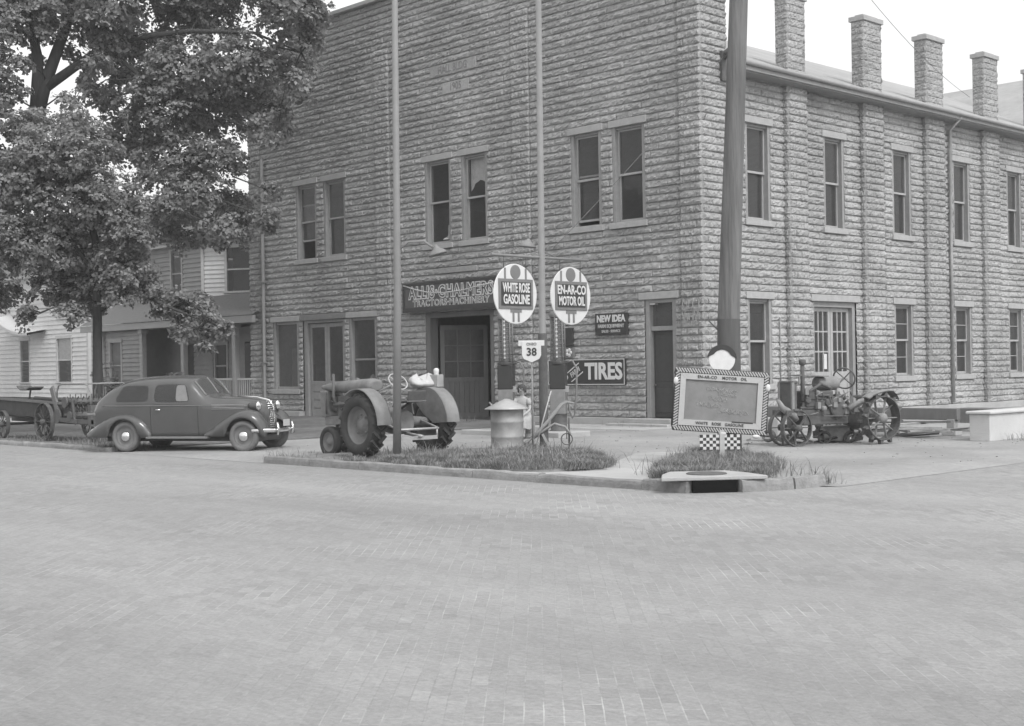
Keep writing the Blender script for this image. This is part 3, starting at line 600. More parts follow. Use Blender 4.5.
def disc_sign(name,y,l1,l2,lab):
    s=thing(name,lab,'sign',(3.44,y,3.12),PI/2,group=None)
    b=MB(); b.lathe([(0,-.012),(.575,-.012),(.585,0),(.575,.012),(0,.012)],ax=(0,1,0),n=48,smooth=False); b.build('sign_disc','white',s)
    b=MB(); b.box(-.46,.46,-.03,-.013,-.29,.29); b.build('dark_border','signmid',s,.004); b=MB(); b.box(-.40,.40,-.036,-.03,-.23,.23); b.build('name_panel','signdark',s)
    text('lettering',l1,.25,'white',s,(0,-.038,.112),sx=.70 if len(l1)<9 else .50,bold=.007); text('lettering',l2,.25,'white',s,(0,-.038,-.112),sx=.60 if len(l2)<9 else .55,bold=.007)
    for x0,x1,z0,z1 in ((-.302,-.258,.29,.50),(.258,.302,.29,.50),(-.15,.15,-.36,-.29),(-.094,-.046,-.54,-.36),(.046,.094,-.54,-.36)): b=MB(); b.box(x0,x1,-.02,-.013,z0,z1); b.build('painted_bar','signmid',s)
    b=MB(); b.lathe([(0,-.02),(.135,-.02),(.14,-.013)],(0,0,.425),(0,1,0),24,smooth=False); b.build('painted_roundel','signmid',s)
    for x in (-.3,.3): b=MB(); b.tube([(x,0,.5),(x,0,.74)],.008,6); b.build('hanger','iron',s)
disc_sign('round_sign',-10.31,'WHITE ROSE','GASOLINE','round white gasoline sign hanging from the left arm of the curbside post')
disc_sign('round_sign',-8.76,'EN-AR-CO','MOTOR OIL','round white motor oil sign hanging from the right arm of the curbside post')
# tall thin pole behind the tractor
p=thing('lamp_pole','tall thin grey metal pole with small lamp behind the rubber tyred tractor','pole',(3.66,-13.49,0))
b=MB(); b.tube([(0,0,.0),(0.05,.03,3.0),(.10,.06,11.5)],[.075,.066,.045],12); b.lathe([(.16,0),(.15,.12),(.1,.2)],n=14); b.build('pole_tube','pipe',p)
lamp(p,(.06,.04,3.78),(.62,.70))
# route marker
p=thing('route_marker','white shield route marker numbered 38 on a thin metal post','road sign',(3.75,-10.2,0),R(48))
b=MB(); b.tube([(0,0,0),(0,0,1.9)],.018,8); b.build('marker_post','pipe',p)
b=MB(); b.prism([(-.185,2.19),(-.185,1.93),(-.15,1.86),(0,1.79),(.15,1.86),(.185,1.93),(.185,2.19)],-.035,-.02); b.build('shield_plate','white',p)
b=MB(); b.prism([(-.25,2.11),(-.25,2.215),(.25,2.215),(.25,2.11)],-.02,-.01); b.build('top_plate','white',p)
text('lettering','38',.21,'signdark',p,(0,-.038,1.985),sx=.95,bold=.006); text('lettering','OHIO',.075,'signmid',p,(0,-.038,2.14),sx=1,bold=.002)
# ------------------------------------------------------------------ chalkboard sign on the corner
s=thing('chalkboard_sign','tilted chalkboard sign in a dark carved frame standing in grass by the utility pole','sign',(8.42,-10.4,0),R(44.5))
T=Matrix.Translation((0,0,1.08))@Matrix.Rotation(R(4.5),4,'Y')
b=MB(); b.M=T; b.box(-.66,.66,-.02,.03,-.42,.42); b.build('chalkboard','chalkboard',s)
b=MB(); b.M=T
for z0,z1 in ((-.435,-.335),(.335,.435)): b.prism([(-.69 ,z0 if z0<0 else z1),(.69,z0 if z0<0 else z1),(.60,z1 if z0<0 else z0),(-.60,z1 if z0<0 else z0)],-.045,-.02)
for q in (-1,1): b.prism([(q*.69,-.432),(q*.69,.432),(q*.60,.333),(q*.60,-.333)],-.046,-.02)
b.build('pale_frame','lettergrey',s)
b=MB(); b.M=T; b.box(-.78,.78,-.03,.05,.435,.53); b.box(-.78,.78,-.03,.05,-.53,-.435); b.box(-.78,-.69,-.03,.05,-.435,.435); b.box(.69,.78,-.03,.05,-.435,.435)
cf=b.build('carved_frame','rope',s,.02)
b=MB(); b.M=T
def twist(p0,p1,n):
    p0=Vector(p0);p1=Vector(p1);d=(p1-p0)/n; t=d.normalized(); side=Vector((0,1,0)).cross(t)
    for i in range(n):
        c=p0+d*(i+.5); b.bar(c-t*.026-side*.035,c+t*.026+side*.035,.022,.02)
twist((-.77,-.035,.482),(.77,-.035,.482),34); twist((-.77,-.035,-.482),(.77,-.035,-.482),34); twist((-.735,-.035,-.47),(-.735,-.035,.47),20); twist((.735,-.035,-.47),(.735,-.035,.47),20)
b.build('rope_carving','lettergrey',cf)
def ontext(body,z,size,sx): 
    o=text('lettering',body,size,'signdark',s,(0,0,0),sx=sx,bold=.001,spacing=1.08); o.data.transform(T@Matrix.Translation((0,-.049,z)))
ontext('EN-AR-CO    MOTOR   OIL',.385,.07,.92); ontext('WHITE   ROSE   GASOLINE',-.385,.068,.92)
b=MB(); b.M=T; rr=random.Random(3)
for (cx,cz,w,h,n) in ((-.0,.2,.5,.05,9),(-.05,.05,.3,.05,6),(-.2,-.06,.4,.06,7),(.2,-.15,.5,.06,9),(.1,.12,.3,.03,6)):
    pts=[]
    for i in range(n*5):
        t=i/(n*5-1); pts.append((cx-w/2+w*t+.025*math.sin(i*1.9),-.024,cz+h*math.sin(i*1.35+rr.random())*rr.uniform(.4,1)-.03*t))
    b.tube(pts,.0035,4)
b.build('chalk_writing','chalk',s)
b=MB(); b.M=T; b.box(.2,.55,-.05,-.02,-.345,-.325); b.build('chalk_ledge','black',s)
b=MB(); b.M=T
for x,z in ((-.765,.30),(.765,.27)): b.ball((x,-.045,z),.055,10,(.75,.4,1.2))
b.ball((.06,-.03,-.53),.05,10,(1.4,.5,.8)); b.ball((.62,-.03,-.55),.05,10,(1.5,.5,.7)); b.build('pale_clamp','white',s)
b=MB(); b.M=T; b.lathe([(0,-.012),(.215,-.012),(.22,.0),(.215,.012),(0,.012)],(-.02,.01,.70),(0,1,0),36,smooth=False); b.build('round_topper','letterlight',s)
b=MB(); b.M=T@Matrix.Translation((-.02,.0,.70)); b.prism(arc(0,0,.245,5,175,20)+arc(0,.0,.16,150,30,10),-.012,.03); b.build('topper_band','signdark',s)
# chequered base panel on two legs
wm=MB(); bm_=MB()
for i in range(12):
    for j in range(5):
        if i in (5,6) and False: continue
        tgt=wm if (i+j)%2 else bm_; x=-.36+i*.054+(.0 if i<6 else .02); tgt.box(x,x+.054,-.03,.0,.275+j*.05,.325+j*.05)
wm.build('check_panel','white',s); bm_.build('check_panel','signdark',s)
b=MB(); b.box(-.26,-.10,-.01,.02,.0,.275); b.box(.06,.24,-.01,.02,.0,.275); b.build('sign_leg','signmid',s)
b=MB(); b.box(-.03,.05,-.05,-.02,.02,.6); b.build('centre_stake','lettergrey',s)
# ------------------------------------------------------------------ sedan (local: +x forward, +y left)
H_=R(30); car=thing('sedan','dark two door sedan with rounded fenders parked across the driveway apron','car',(0,0,0),H_)
# right front wheel contact at (-2.1,-12.92)
hx,hy=math.cos(H_),math.sin(H_); car.location=(-2.1-1.4*hx-.70*hy,-12.92-1.4*hy+.70*hx,.015)
ST=[(-2.36,.50,.72,.93,.44,.30),(-2.31,.44,.80,1.05,.56,.40),(-2.17,.38,.88,1.18,.65,.50),(-1.97,.34,.94,1.33,.70,.54),(-1.75,.31,.97,1.455,.725,.58),(-1.45,.30,1.0,1.565,.745,.62),(-1.0,.30,1.01,1.615,.76,.645),(-.5,.30,1.01,1.63,.765,.65),(-.05,.30,1.01,1.62,.76,.645),(.14,.30,1.01,1.575,.75,.63),(.30,.30,1.01,1.40,.735,.60),(.45,.31,1.0,1.22,.715,.58),(.70,.32,.97,1.165,.64,.54),(1.1,.34,.92,1.15,.53,.45),(1.36,.36,.88,1.12,.43,.35),(1.57,.38,.84,1.08,.35,.28),(1.67,.40,.80,1.03,.28,.20),(1.72,.42,.74,.92,.20,.12)]
SA=np.array(ST)
def prm(x):
    xs=SA[:,0]; i=int(np.clip(np.searchsorted(xs,x)-1,0,len(xs)-2)); t=(x-xs[i])/(xs[i+1]-xs[i]); t=min(max(t,0),1)
    p=[SA[max(i-1,0)],SA[i],SA[i+1],SA[min(i+2,len(xs)-1)]]
    h=xs[i+1]-xs[i]
    m1=(p[2]-p[0])/max(p[2][0]-p[0][0],1e-6)*h; m2=(p[3]-p[1])/max(p[3][0]-p[1][0],1e-6)*h
    return (2*t**3-3*t**2+1)*p[1]+(t**3-2*t**2+t)*m1+(-2*t**3+3*t**2)*p[2]+(t**3-t**2)*m2
def yof(x,z):
    _,z0,zb,zt,w1,w2=prm(x)
    if z<=zb: s=(zb-z)/(zb-z0); return w1*(1-.07*s*s)
    s=min((z-zb)/(zt-zb),1); return (w1-(w1-w2)*s**1.2)*max(1-s**8,0)**.5
def zof(x,y):
    lo,hi=prm(x)[2],prm(x)[3]
    for _ in range(40):
        m=(lo+hi)/2
        if yof(x,m)>abs(y): lo=m
        else: hi=m
    return lo
b=MB(); rows=[]
xs=np.unique(np.concatenate([np.linspace(-2.36,1.72,64),SA[:,0]]))
for x in xs:
    q=prm(x); z0,zb,zt=q[1:4]; pts=[(x,0,z0)]
    for t in np.linspace(0,1,7): z=z0+(zb-z0)*t; pts.append((x,yof(x,z),z))
    for t in np.linspace(0,1,17)[1:]: s=math.sin(t*PI/2)**1.0; s=1-(1-t)**2.2; z=zb+(zt-zb)*s; pts.append((x,yof(x,z),z))
    rows.append(pts+[(p[0],-p[1],p[2]) for p in pts[::-1][1:-1]])
b.grid(rows,wrap=True); b.add(rows[0],[tuple(range(len(rows[0])))]); b.add(rows[-1],[tuple(range(len(rows[0])))])
b.build('body','carpaint',car)
def panel(name,mat,poly_fn,parent,side,off=.008,nx=12,nz=8):
    """surface patch on the body side: poly_fn(u,v)->(x,z)"""
    b=MB(); rows=[]
    for i in range(nx+1):
        rr_=[]
        for j in range(nz+1):
            x,z=poly_fn(i/nx,j/nz); rr_.append((x,side*(yof(x,z)+off),z))
        rows.append(rr_)
    b.grid(rows); return b.build(name,mat,parent)
def rrect(x0,x1,z0,z1,sl0=0,sl1=0,cr=.0):
    def f(u,v):
        # rounded: superellipse mapping
        a=2*u-1; c=2*v-1; k=.18
        uu=a*math.sqrt(max(1-k*c**8,0)); vv=c*math.sqrt(max(1-k*a**8,0))
        z=z0+(z1-z0)*(vv+1)/2; t=(vv+1)/2
        return (x0+sl0*t)+(x1+sl1*t-x0-sl0*t)*(uu+1)/2, z
    return f
for sd in (-1,1):
    for nm,fn,big in (('side_window',rrect(-.70,.16,1.06,1.44,.03,-.12),rrect(-.75,.21,1.02,1.48,.03,-.14)),('quarter_window',rrect(-1.68,-.84,1.07,1.42,.20,0),rrect(-1.77,-.79,1.03,1.46,.21,0))):
        fr_=panel(nm,'carpaint',big,car,sd,.006)
        gl=panel('pane','carglass',fn,fr_,sd,.012); dk=panel('dark_cabin','cabin',fn,fr_,sd,.009)  # near-black sheet under the glass paints the unlit cabin
    wv=panel('vent_pane','fender',rrect(-.17,.13,1.08,1.42,.0,-.1),car,sd,.014) if sd<0 else None
    # door outline, belt moulding, handle, hood louvre panel
    for xa in (-.78,.33):
        b=MB(); b.tube([(xa,sd*(yof(xa,z)+.001),z) for z in np.linspace(.36,1.0,8)],.006,5); b.build('door_seam','black',car)
    b=MB(); b.tube([(x,sd*(yof(x,.985)+.004),.985+.0*x) for x in np.linspace(-2.0,.5,20)]+[(x,sd*(yof(x,.93)+.004),.985-.04*(x-.5)) for x in np.linspace(.7,1.5,8)],.009,6); b.build('belt_moulding','rim',car)
    b=MB(); b.tube([(-.66,sd*(yof(-.66,.9)+.03),.9),(-.52,sd*(yof(-.52,.9)+.035),.9)],.013,6); b.build('door_handle','chrome',car)
    b=MB()
    for k in range(4): z=.99-.03*k; b.tube([(x,sd*(yof(x,z)+.006),z) for x in np.linspace(.62,1.3,9)],.009,5)
    b.build('hood_louvre','fender',car)
# windscreen (two panes), rear window
for y0,y1 in ((-.50,-.02),(.02,.50)):
    b=MB(); rows=[]
    for i in range(7):
        y=y0+(y1-y0)*i/6; r2=[]
        for j in range(7):
            x=.17+.26*j/6; r2.append((x+.008,y*(1-.0*j),zof(x,y)+.008))
        rows.append(r2)
    b.grid(rows); b.build('windscreen','carglass',car)
b=MB(); b.tube([(.165+.27*j/6,0,zof(.165+.27*j/6,0)+.014) for j in range(7)],.014,6)
for y in (-.53,.53): b.tube([(.165+.27*j/6,y,zof(.165+.27*j/6,y)+.01) for j in range(7)],.016,6)
b.build('windscreen_frame','fender',car)
b=MB(); rows=[]
for i in range(7):
    y=-.3+.6*i/6; rows.append([(x,y,zof(x,y)+.008) for x in np.linspace(-1.97,-1.8,5)])
b.grid(rows); b.build('rear_window','carglass',car)
# fenders
def fender(prof,cx,R_,skirt,side,yi=.40,yo=.83,ztip=.34):
    b=MB(); rows=[]; pa=np.array(prof)
    for x in np.linspace(pa[0,0],pa[-1,0],44):
        zf=float(np.interp(x,pa[:,0],pa[:,1])); i=np.searchsorted(pa[:,0],x)
        zb=.33+math.sqrt(max(R_**2-(x-cx)**2,0)) if abs(x-cx)<R_ else skirt
        zb=min(zb,zf-.05); zb=max(zb,skirt); e=float(np.interp(x,[pa[0,0],pa[0,0]+.3,pa[-1,0]-.25,pa[-1,0]],[.82,1,1,.80])); yo_=yi+(yo-yi)*e
        h=zf-zb; pts=[]
        pts.append((x,side*yi,zf-.10)); 
        for a in np.linspace(100,0,9): pts.append((x,side*(yi+.17+(yo_-yi-.17)*math.cos(R(a))),zf-min(.17,h*.8)+min(.17,h*.8)*math.sin(R(a))))
        pts.append((x,side*yo_,zb)); pts.append((x,side*(yo_-.03),zb)); rows.append(pts)
    b.grid(rows); b.add(rows[0],[tuple(range(len(rows[0])))]); b.add(rows[-1],[tuple(range(len(rows[0])))])
    return b.build('fender','carpaint',car)
def smooth(prof,n=40):
    pa=np.array(prof); xs=np.linspace(pa[0,0],pa[-1,0],n); z=np.interp(xs,pa[:,0],pa[:,1])
    for _ in range(4): z[1:-1]=(z[:-2]+2*z[1:-1]+z[2:])/4
    return list(zip(xs,z))
FF=smooth([(.48,.42),(.62,.50),(.85,.66),(1.08,.80),(1.3,.88),(1.47,.90),(1.62,.865),(1.74,.78),(1.82,.67),(1.87,.54)])
RF=smooth([(-2.34,.44),(-2.2,.54),(-1.95,.69),(-1.7,.79),(-1.45,.83),(-1.2,.80),(-1.0,.72),(-.86,.58),(-.78,.42)])
for sd in (-1,1):
    fender(FF,1.40,.385,.33,sd); fender(RF,-1.40,.37,.31,sd,yi=.45,yo=.85)
    b=MB(); b.box(-.85,.6,sd*.68 if sd>0 else -.86,.86 if sd>0 else -.68,.285,.33); b.build('running_board','rim',car,.012)
    b=MB(); b.lathe([(.0,-.16),(.05,-.15),(.09,-.06),(.10,.04),(.105,.07),(.1,.085)],(1.54,sd*.46,.96),(1,0,-.03),20); hl=b.build('headlight','carpaint',car)
    b=MB(); b.lathe([(.102,.06),(.104,.09),(.094,.10),(.06,.125),(.0,.135)],(1.54,sd*.46,.96),(1,0,-.03),20); b.build('headlight_lens','chrome',hl)
def wheel(x,y,side,parent):
    b=MB(); b.lathe([(.0,.02),(.16,.025),(.20,.03),(.225,.06),(.225,-.08),(.0,-.08)],(x,y,.33),(0,side,0),28); w=b.build('wheel','rim',parent)
    b=MB(); b.lathe([(.215,.055),(.235,.085),(.275,.092),(.31,.075),(.328,.045),(.33,.0),(.328,-.045),(.31,-.075),(.275,-.09),(.22,-.08)],(x,y,.33),(0,side,0),36); b.build('tyre','tyregrey',w)
    b=MB(); b.lathe([(.115,.028),(.112,.055),(.09,.075),(.05,.088),(.0,.092)],(x,y,.33),(0,side,0),24); b.build('hubcap','chrome',w)
MT['tyregrey']=M('dusty_tyre',.15,.9,.15,8,.003,60)
for x in (-1.4,1.4):
    for sd in (-1,1): wheel(x,sd*.70,sd,car)
# grille with central ribbed band, bumper, plate
b=MB()
for k in range(7):
    y=-.17+.34*k/6; b.tube([(1.725-.02*abs(k-3)**.5,y*1.0,.50),(1.76-.03*abs(k-3)*.5,y*.98,.72),(1.70-.03*abs(k-3)*.5,y*.9,.95),(1.63,y*.7,1.06)],.011,6)
for k in range(12): z=.50+.045*k; b.tube([(1.68,-.2,z),(1.735,-.08,z),(1.75,0,z),(1.735,.08,z),(1.68,.2,z)],.008,5)
b.build('grille','chrome',car)
b=MB(); b.tube([(1.76,0,.62),(1.73,0,.95),(1.64,0,1.07),(1.36,0,1.135),(.9,0,1.165)],.02,8); b.build('hood_strip','chrome',car)
b=MB(); b.tube([(1.62,-.80,.45),(1.85,-.70,.45),(1.96,-.3,.44),(1.99,0,.44),(1.96,.3,.44),(1.85,.70,.45),(1.62,.80,.45)],.045,10)
for y in (-.35,.35): b.tube([(1.99,y,.34),(2.02,y,.46),(1.99,y,.60)],.03,8)
b.build('bumper','chrome',car); b=MB(); b.tube([(-2.2,-.74,.45),(-2.42,-.4,.44),(-2.44,0,.44),(-2.42,.4,.44),(-2.2,.74,.45)],.045,10); b.build('bumper','chrome',car)
b=MB(); b.box(2.03,2.04,-.15,.15,.52,.66); b.build('licence_plate','lettergrey',car)
b=MB(); b.box(-2.0,1.65,-.5,.5,.22,.34); b.build('chassis','black',car)
b=MB(); b.lathe([(.03,0),(.032,.2)],(-2.22,-.6,.8),(-1,0,0),10); b.ball((-2.24,-.6,.8),.05,10,(1.4,.8,1)); b.build('tail_light','signmid',car)
# ------------------------------------------------------------------ near tractor (local +x forward, +y left)
tr=thing('row_crop_tractor','grey rubber tyred row crop tractor parked in the grass behind the kerb','tractor',(2.74,-12.68,.11),rot=(0,R(3.2),R(177)))
def bigwheel(y,side):
    b=MB(); o=(0,y,.585)
    b.lathe([(.0,.05),(.1,.06),(.12,.02),(.26,-.03),(.33,.02),(.345,.10),(.36,.10),(.36,-.12),(.33,-.12),(.3,-.05),(.0,-.02)],o,(0,side,0),32)
    for k in range(8): a=2*PI*k/8; b.ball((.19*math.cos(a),y+side*.03,.585+.19*math.sin(a)),.022,6)
    w=b.build('rear_wheel','rim',tr)
    b=MB(); b.lathe([(.345,.11),(.38,.145),(.45,.155),(.52,.14),(.555,.10),(.56,.0),(.555,-.10),(.52,-.14),(.45,-.155),(.38,-.145),(.345,-.11)],o,(0,side,0),40)
    n=20
    for k in range(n):
        for sg in (-1,1):
            a=2*PI*(k+(.5 if sg>0 else 0))/n; pts=[]
            for t,da in ((.0,.0),(.5,.10),(1.0,.22)):
                aa=a-da; yy=sg*(.005+.135*t); rr_=.572-.03*t*t; pts.append(Vector((rr_*math.cos(aa),y+yy,.585+rr_*math.sin(aa))))
            b.bar(pts[0],pts[1],.045,.05); b.bar(pts[1],pts[2],.045,.05)
    b.build('tyre','tyre',w)
bigwheel(.79,1); bigwheel(-.79,-1)
def frontwheel(y,side):
    o=(2.0,y,.305); b=MB(); b.lathe([(0,.05),(.06,.06),(.07,.02),(.16,.0),(.19,.05),(.2,.05),(.2,-.05),(0,-.03)],o,(0,side,0),24); w=b.build('front_wheel','rim',tr)
    b=MB(); b.lathe([(.19,.055),(.22,.078),(.26,.082),(.295,.06),(.302,.02),(.296,.0),(.302,-.02),(.295,-.06),(.26,-.082),(.22,-.078),(.19,-.055)],o,(0,side,0),30); b.build('tyre','tyre',w)
frontwheel(.19,1); frontwheel(-.19,-1)
b=MB(); b.tube([(2.0,-.14,.305),(2.0,.14,.305)],.035,8); b.tube([(2.0,0,.3),(1.97,0,.75)],.06,10); b.cbox((1.95,0,.72),(.5,.34,.16)); b.build('front_column','tractor',tr,.01)
# hood and tank: long rounded cylinder tapering at the nose
b=MB(); rows=[]
for x,w,z0,z1 in ((.62,.12,1.24,1.40),(.66,.17,1.20,1.45),(.75,.18,1.19,1.47),(1.2,.18,1.20,1.475),(1.7,.175,1.24,1.47),(2.15,.17,1.30,1.455),(2.3,.15,1.33,1.44),(2.36,.1,1.36,1.42)):
    rows.append([(x,w*math.cos(a)*(1 if True else 1),(z0+z1)/2+(z1-z0)/2*math.copysign(abs(math.sin(a))**.7,math.sin(a))) for a in np.linspace(0,2*PI,20,endpoint=False)])
b.grid(rows,wrap=True); b.add(rows[0],[tuple(range(20))]); b.add(rows[-1],[tuple(range(20))])
b.lathe([(.04,0),(.045,.03),(.0,.035)],(1.25,0,1.47),n=12); hd=b.build('hood','tractor',tr)
b=MB(); b.cbox((2.16,0,1.05),(.22,.44,.52)); b.build('radiator','tractor',tr,.03)
b=MB(); b.lathe([(.0,.0),(.16,.01),(.17,.03)],(2.02,0,1.06),(-1,0,0),18); b.tube([(2.05,.225,.85),(2.05,.225,1.28)],.02); b.build('fan_shroud','iron',tr)
b=MB(); b.cbox((1.35,0,.98),(.85,.28,.42)); b.cbox((1.3,.0,.70),(1.1,.24,.2)); b.build('engine_block','iron',tr,.02)
b=MB()
for i in range(4): b.tube([(1.05+.2*i,.14,1.05),(1.05+.2*i,.22,1.02)],.035,8)
b.tube([(1.0,.23,1.02),(1.75,.23,1.02)],.035,8); b.tube([(1.7,.23,1.02),(1.75,.24,1.2),(1.75,.22,1.62)],.03,8); b.tube([(1.2,-.2,.9),(1.2,-.22,1.1),(1.4,-.2,1.15)],.025,6); b.tube([(.9,.18,.8),(1.9,.2,1.1)],.015,6); b.ball((1.0,.2,.85),.07,8); b.build('manifold','iron',tr)
for y in (.155,-.155):
    b=MB(); b.cbox((1.05,y*1.1,.69),(2.0,.05,.11)); b.build('frame_rail','tractor',tr,.008)
b=MB(); rows=[]
for x,w,z0,z1 in ((-.28,.16,.42,.80),(-.1,.21,.38,.86),(.2,.20,.40,.90),(.55,.15,.5,1.0),(.8,.13,.55,1.1)):
    rows.append([(x,w*math.cos(a),(z0+z1)/2+(z1-z0)/2*math.copysign(abs(math.sin(a))**.6,math.sin(a))) for a in np.linspace(0,2*PI,18,endpoint=False)])
b.grid(rows,wrap=True); b.add(rows[0],[tuple(range(18))]); b.add(rows[-1],[tuple(range(18))]); b.build('gear_housing','tractor',tr)
b=MB(); b.tube([(0,-.84,.6),(0,-.62,.6),(0,-.3,.61),(0,0,.61),(0,.3,.61),(0,.62,.6),(0,.84,.6)],[.075,.085,.11,.15,.11,.085,.075],14); b.lathe([(.16,.0),(.17,.05),(.1,.08)],(0,-.66,.6),(0,-1,0),16); b.lathe([(.16,.0),(.17,.05),(.1,.08)],(0,.66,.6),(0,1,0),16); b.build('rear_axle','tractor',tr)
for sd in (-1,1):
    b=MB(); y0,y1=sorted((sd*.63,sd*.93)); out=arc(0,.585,.665,58,182,26); inn=arc(0,.585,.65,58,182,26)
    b.grid([[(x,y0,z),(x,y1,z)] for x,z in out]); b.grid([[(x,y0,z),(x,y1,z)] for x,z in inn]); b.grid([[(a[0],y1,a[1]),(c[0],y1,c[1])] for a,c in zip(out,inn)],smooth=False); 
    f_=b.build('fender','fender',tr)
    b=MB(); yy=sd*.635; b.prism(arc(0,.585,.665,58,182,26)+[(-.25,.56),(.05,.75),(.25,.95)],yy-.008,yy+.008); b.build('fender_side','tractor',f_)
b=MB(); b.prism([(-.62,.98),(-.55,1.0),(-.28,.98),(-.2,1.02),(-.2,.99),(-.28,.95),(-.55,.965),(-.62,.95)],-.22,.22); b.bar((-.1,0,.85),(-.45,0,.97),.07,.03); b.prism([(-.6,.98),(-.66,1.16),(-.63,1.16),(-.57,.99)],-.2,.2); b.build('seat','iron',tr,.015)
b=MB(); b.M=Matrix.Translation((-.06,0,1.36))@Matrix.Rotation(R(-52),4,'Y'); b.tube([(.19*math.cos(a),.19*math.sin(a),0) for a in np.linspace(0,2*PI,29)],.012,6,False)
for k in range(4): a=PI/4+k*PI/2; b.tube([(0,0,-.03),(.19*math.cos(a),.19*math.sin(a),0)],.009,6)
b.M=Matrix.Identity(4); b.tube([(-.06,0,1.36),(.75,0,1.16)],.018,8); b.build('steering_wheel','lettergrey',tr)
b=MB(); b.tube([(.35,.12,.85),(.3,.13,1.15)],.012,6); b.ball((.3,.13,1.16),.025,8); b.tube([(.3,-.1,.85),(.2,-.12,1.12)],.012,6); b.tube([(-.1,.3,.62),(-.08,.3,1.05),(.1,.35,1.1)],.015,6); b.cbox((-.1,-.2,.98),(.35,.2,.03)); b.build('lever','iron',tr)
b=MB(); b.tube([(-.12,-.45,.62),(-.62,-.45,.46),(-.66,0,.46),(-.62,.45,.46),(-.12,.45,.62)],.024,8); b.bar((-.62,-.42,.30),(-.62,.42,.30),.03,.07); b.tube([(-.62,-.42,.30),(-.62,-.42,.46)],.018); b.tube([(-.62,.42,.30),(-.62,.42,.46)],.018); b.tube([(-.2,0,.4),(-.75,0,.32)],.03); b.build('drawbar','tin',tr)
b=MB(); b.prism([(-.05,.98),(.12,.9),(.35,.82),(.35,.72),(.1,.7),(-.1,.75)],.28,.31); b.prism([(-.05,.98),(.12,.9),(.35,.82),(.35,.72),(.1,.7),(-.1,.75)],-.31,-.28); b.build('platform_plate','fender',tr)
# white cloth and can left on the far fender
m=tr.matrix_basis if False else Matrix.Translation(tr.location)@tr.rotation_euler.to_matrix().to_4x4()
def wpt(x,y,z): return m@Vector((x,y,z))
w=wpt(.14,-.70,1.235); cl=MB(); rows=[]; rr=random.Random(9)
for i in range(13):
    v=i/12; row=[]
    for j in range(20):
        a=2*PI*j/20; fold=1+.16*math.sin(3*a+1.2)+.10*math.sin(7*a+v*3)+rr.uniform(-.03,.03); rad=.25*math.sin(PI*min(v*.9+.06,1))**.55*fold if v<1 else .02
        row.append((rad*math.cos(a)*1.05,rad*math.sin(a)*.85,.20*(1-v)**1.1*(1+.35*math.sin(2*a+.4)+.15*math.sin(5*a))))
    rows.append(row[:])
cl.grid(rows[::-1],wrap=True); cl.add(rows[0],[tuple(range(20))]); o=cl.build('cloth_bundle','cloth'); o.location=w; o.rotation_euler=(0,0,R(30)); tag(o,'crumpled white cloth bundle lying on the tractor fender','cloth')
s=thing('oil_can','small grey metal can with round cap standing on the fender behind the white cloth','can',tuple(wpt(-.08,-.88,1.235)))
b=MB(); b.cbox((0,0,.12),(.24,.16,.24)); b.build('can_body','zinc',s,.015); b=MB(); b.lathe([(.045,.24),(.05,.28),(.055,.33),(.03,.36),(0,.365)],n=14); b.build('can_cap','white',s)
# ------------------------------------------------------------------ old iron-wheeled tractor at right
ot=thing('iron_wheeled_tractor','old rusty tractor with spoked iron wheels and exposed engine by the side wall','tractor',(7.10,-4.15,.04),R(255)); ot.scale=(.95,.95,.95)
def spoked(name,x,y,z,r,w,n,lugs,side,hub=.08,mat='rust'):
    b=MB(); o=(x,y,z); b.lathe([(r,w/2),(r,-w/2),(r-.022,-w/2),(r-.022,w/2)],o,(0,1,0),40,closed=True,smooth=False)
    wh=b.build(name,mat,ot)
    if lugs:
        b=MB()
        for k in range(lugs):
            for sg in (-1,1):
                a=2*PI*(k+.25*sg)/lugs; m0=b.M; b.M=Matrix.Translation((x,y+sg*w*.26,z))@Matrix.Rotation(-a,4,'Y')@Matrix.Translation((r,0,0)); b.prism([(0,-.045),(0,.045),(.085,.02),(.085,-.005)],-.05,.05); b.M=m0
        b.build('lug',mat,wh)
    b=MB(); b.lathe([(hub,.12),(hub,-.12),(hub*.4,-.14)],o,(0,1,0),16); b.lathe([(0,.125),(hub,.12)],o,(0,1,0),16)
    for k in range(n):
        a=2*PI*k/n; yy=(.07 if k%2 else -.07); b.bar((x+hub*.8*math.cos(a),y+yy,z+hub*.8*math.sin(a)),(x+(r-.01)*math.cos(a),y+yy*.3,z+(r-.01)*math.sin(a)),.045,.018)
    b.build('spokes',mat if not lugs else 'rustlight',wh); return wh
spoked('rear_wheel',0,.72,.55,.47,.26,10,12,1,.10); spoked('rear_wheel',0,-.72,.55,.47,.26,10,12,-1,.10)
spoked('front_wheel',1.85,.2,.385,.385,.11,8,0,1,.07); spoked('front_wheel',1.85,-.2,.385,.385,.11,8,0,-1,.07)
b=MB(); b.tube([(1.85,-.2,.385),(1.85,.2,.385)],.04); b.tube([(1.85,0,.38),(1.83,0,.95)],.07,10); b.tube([(2.25,.1,.98),(2.15,.14,.8),(1.9,.16,.66),(1.8,.16,.55)],[.04,.07,.09,.06],8); b.build('front_column','rustlight',ot)
for y in (.2,-.2): b=MB(); b.cbox((1.15,y,.70),(1.95,.06,.12)); b.build('frame_rail','rust',ot)
b=MB(); b.cbox((1.05,0,.58),(1.25,.44,.30)); b.cbox((1.2,.02,.98),(.75,.40,.34)); b.lathe([(0,.0),(.2,.0),(.22,.03),(.22,.09),(.2,.12),(0,.12)],(.75,.18,.78),(0,1,0),20); b.build('crankcase','iron',ot,.03)
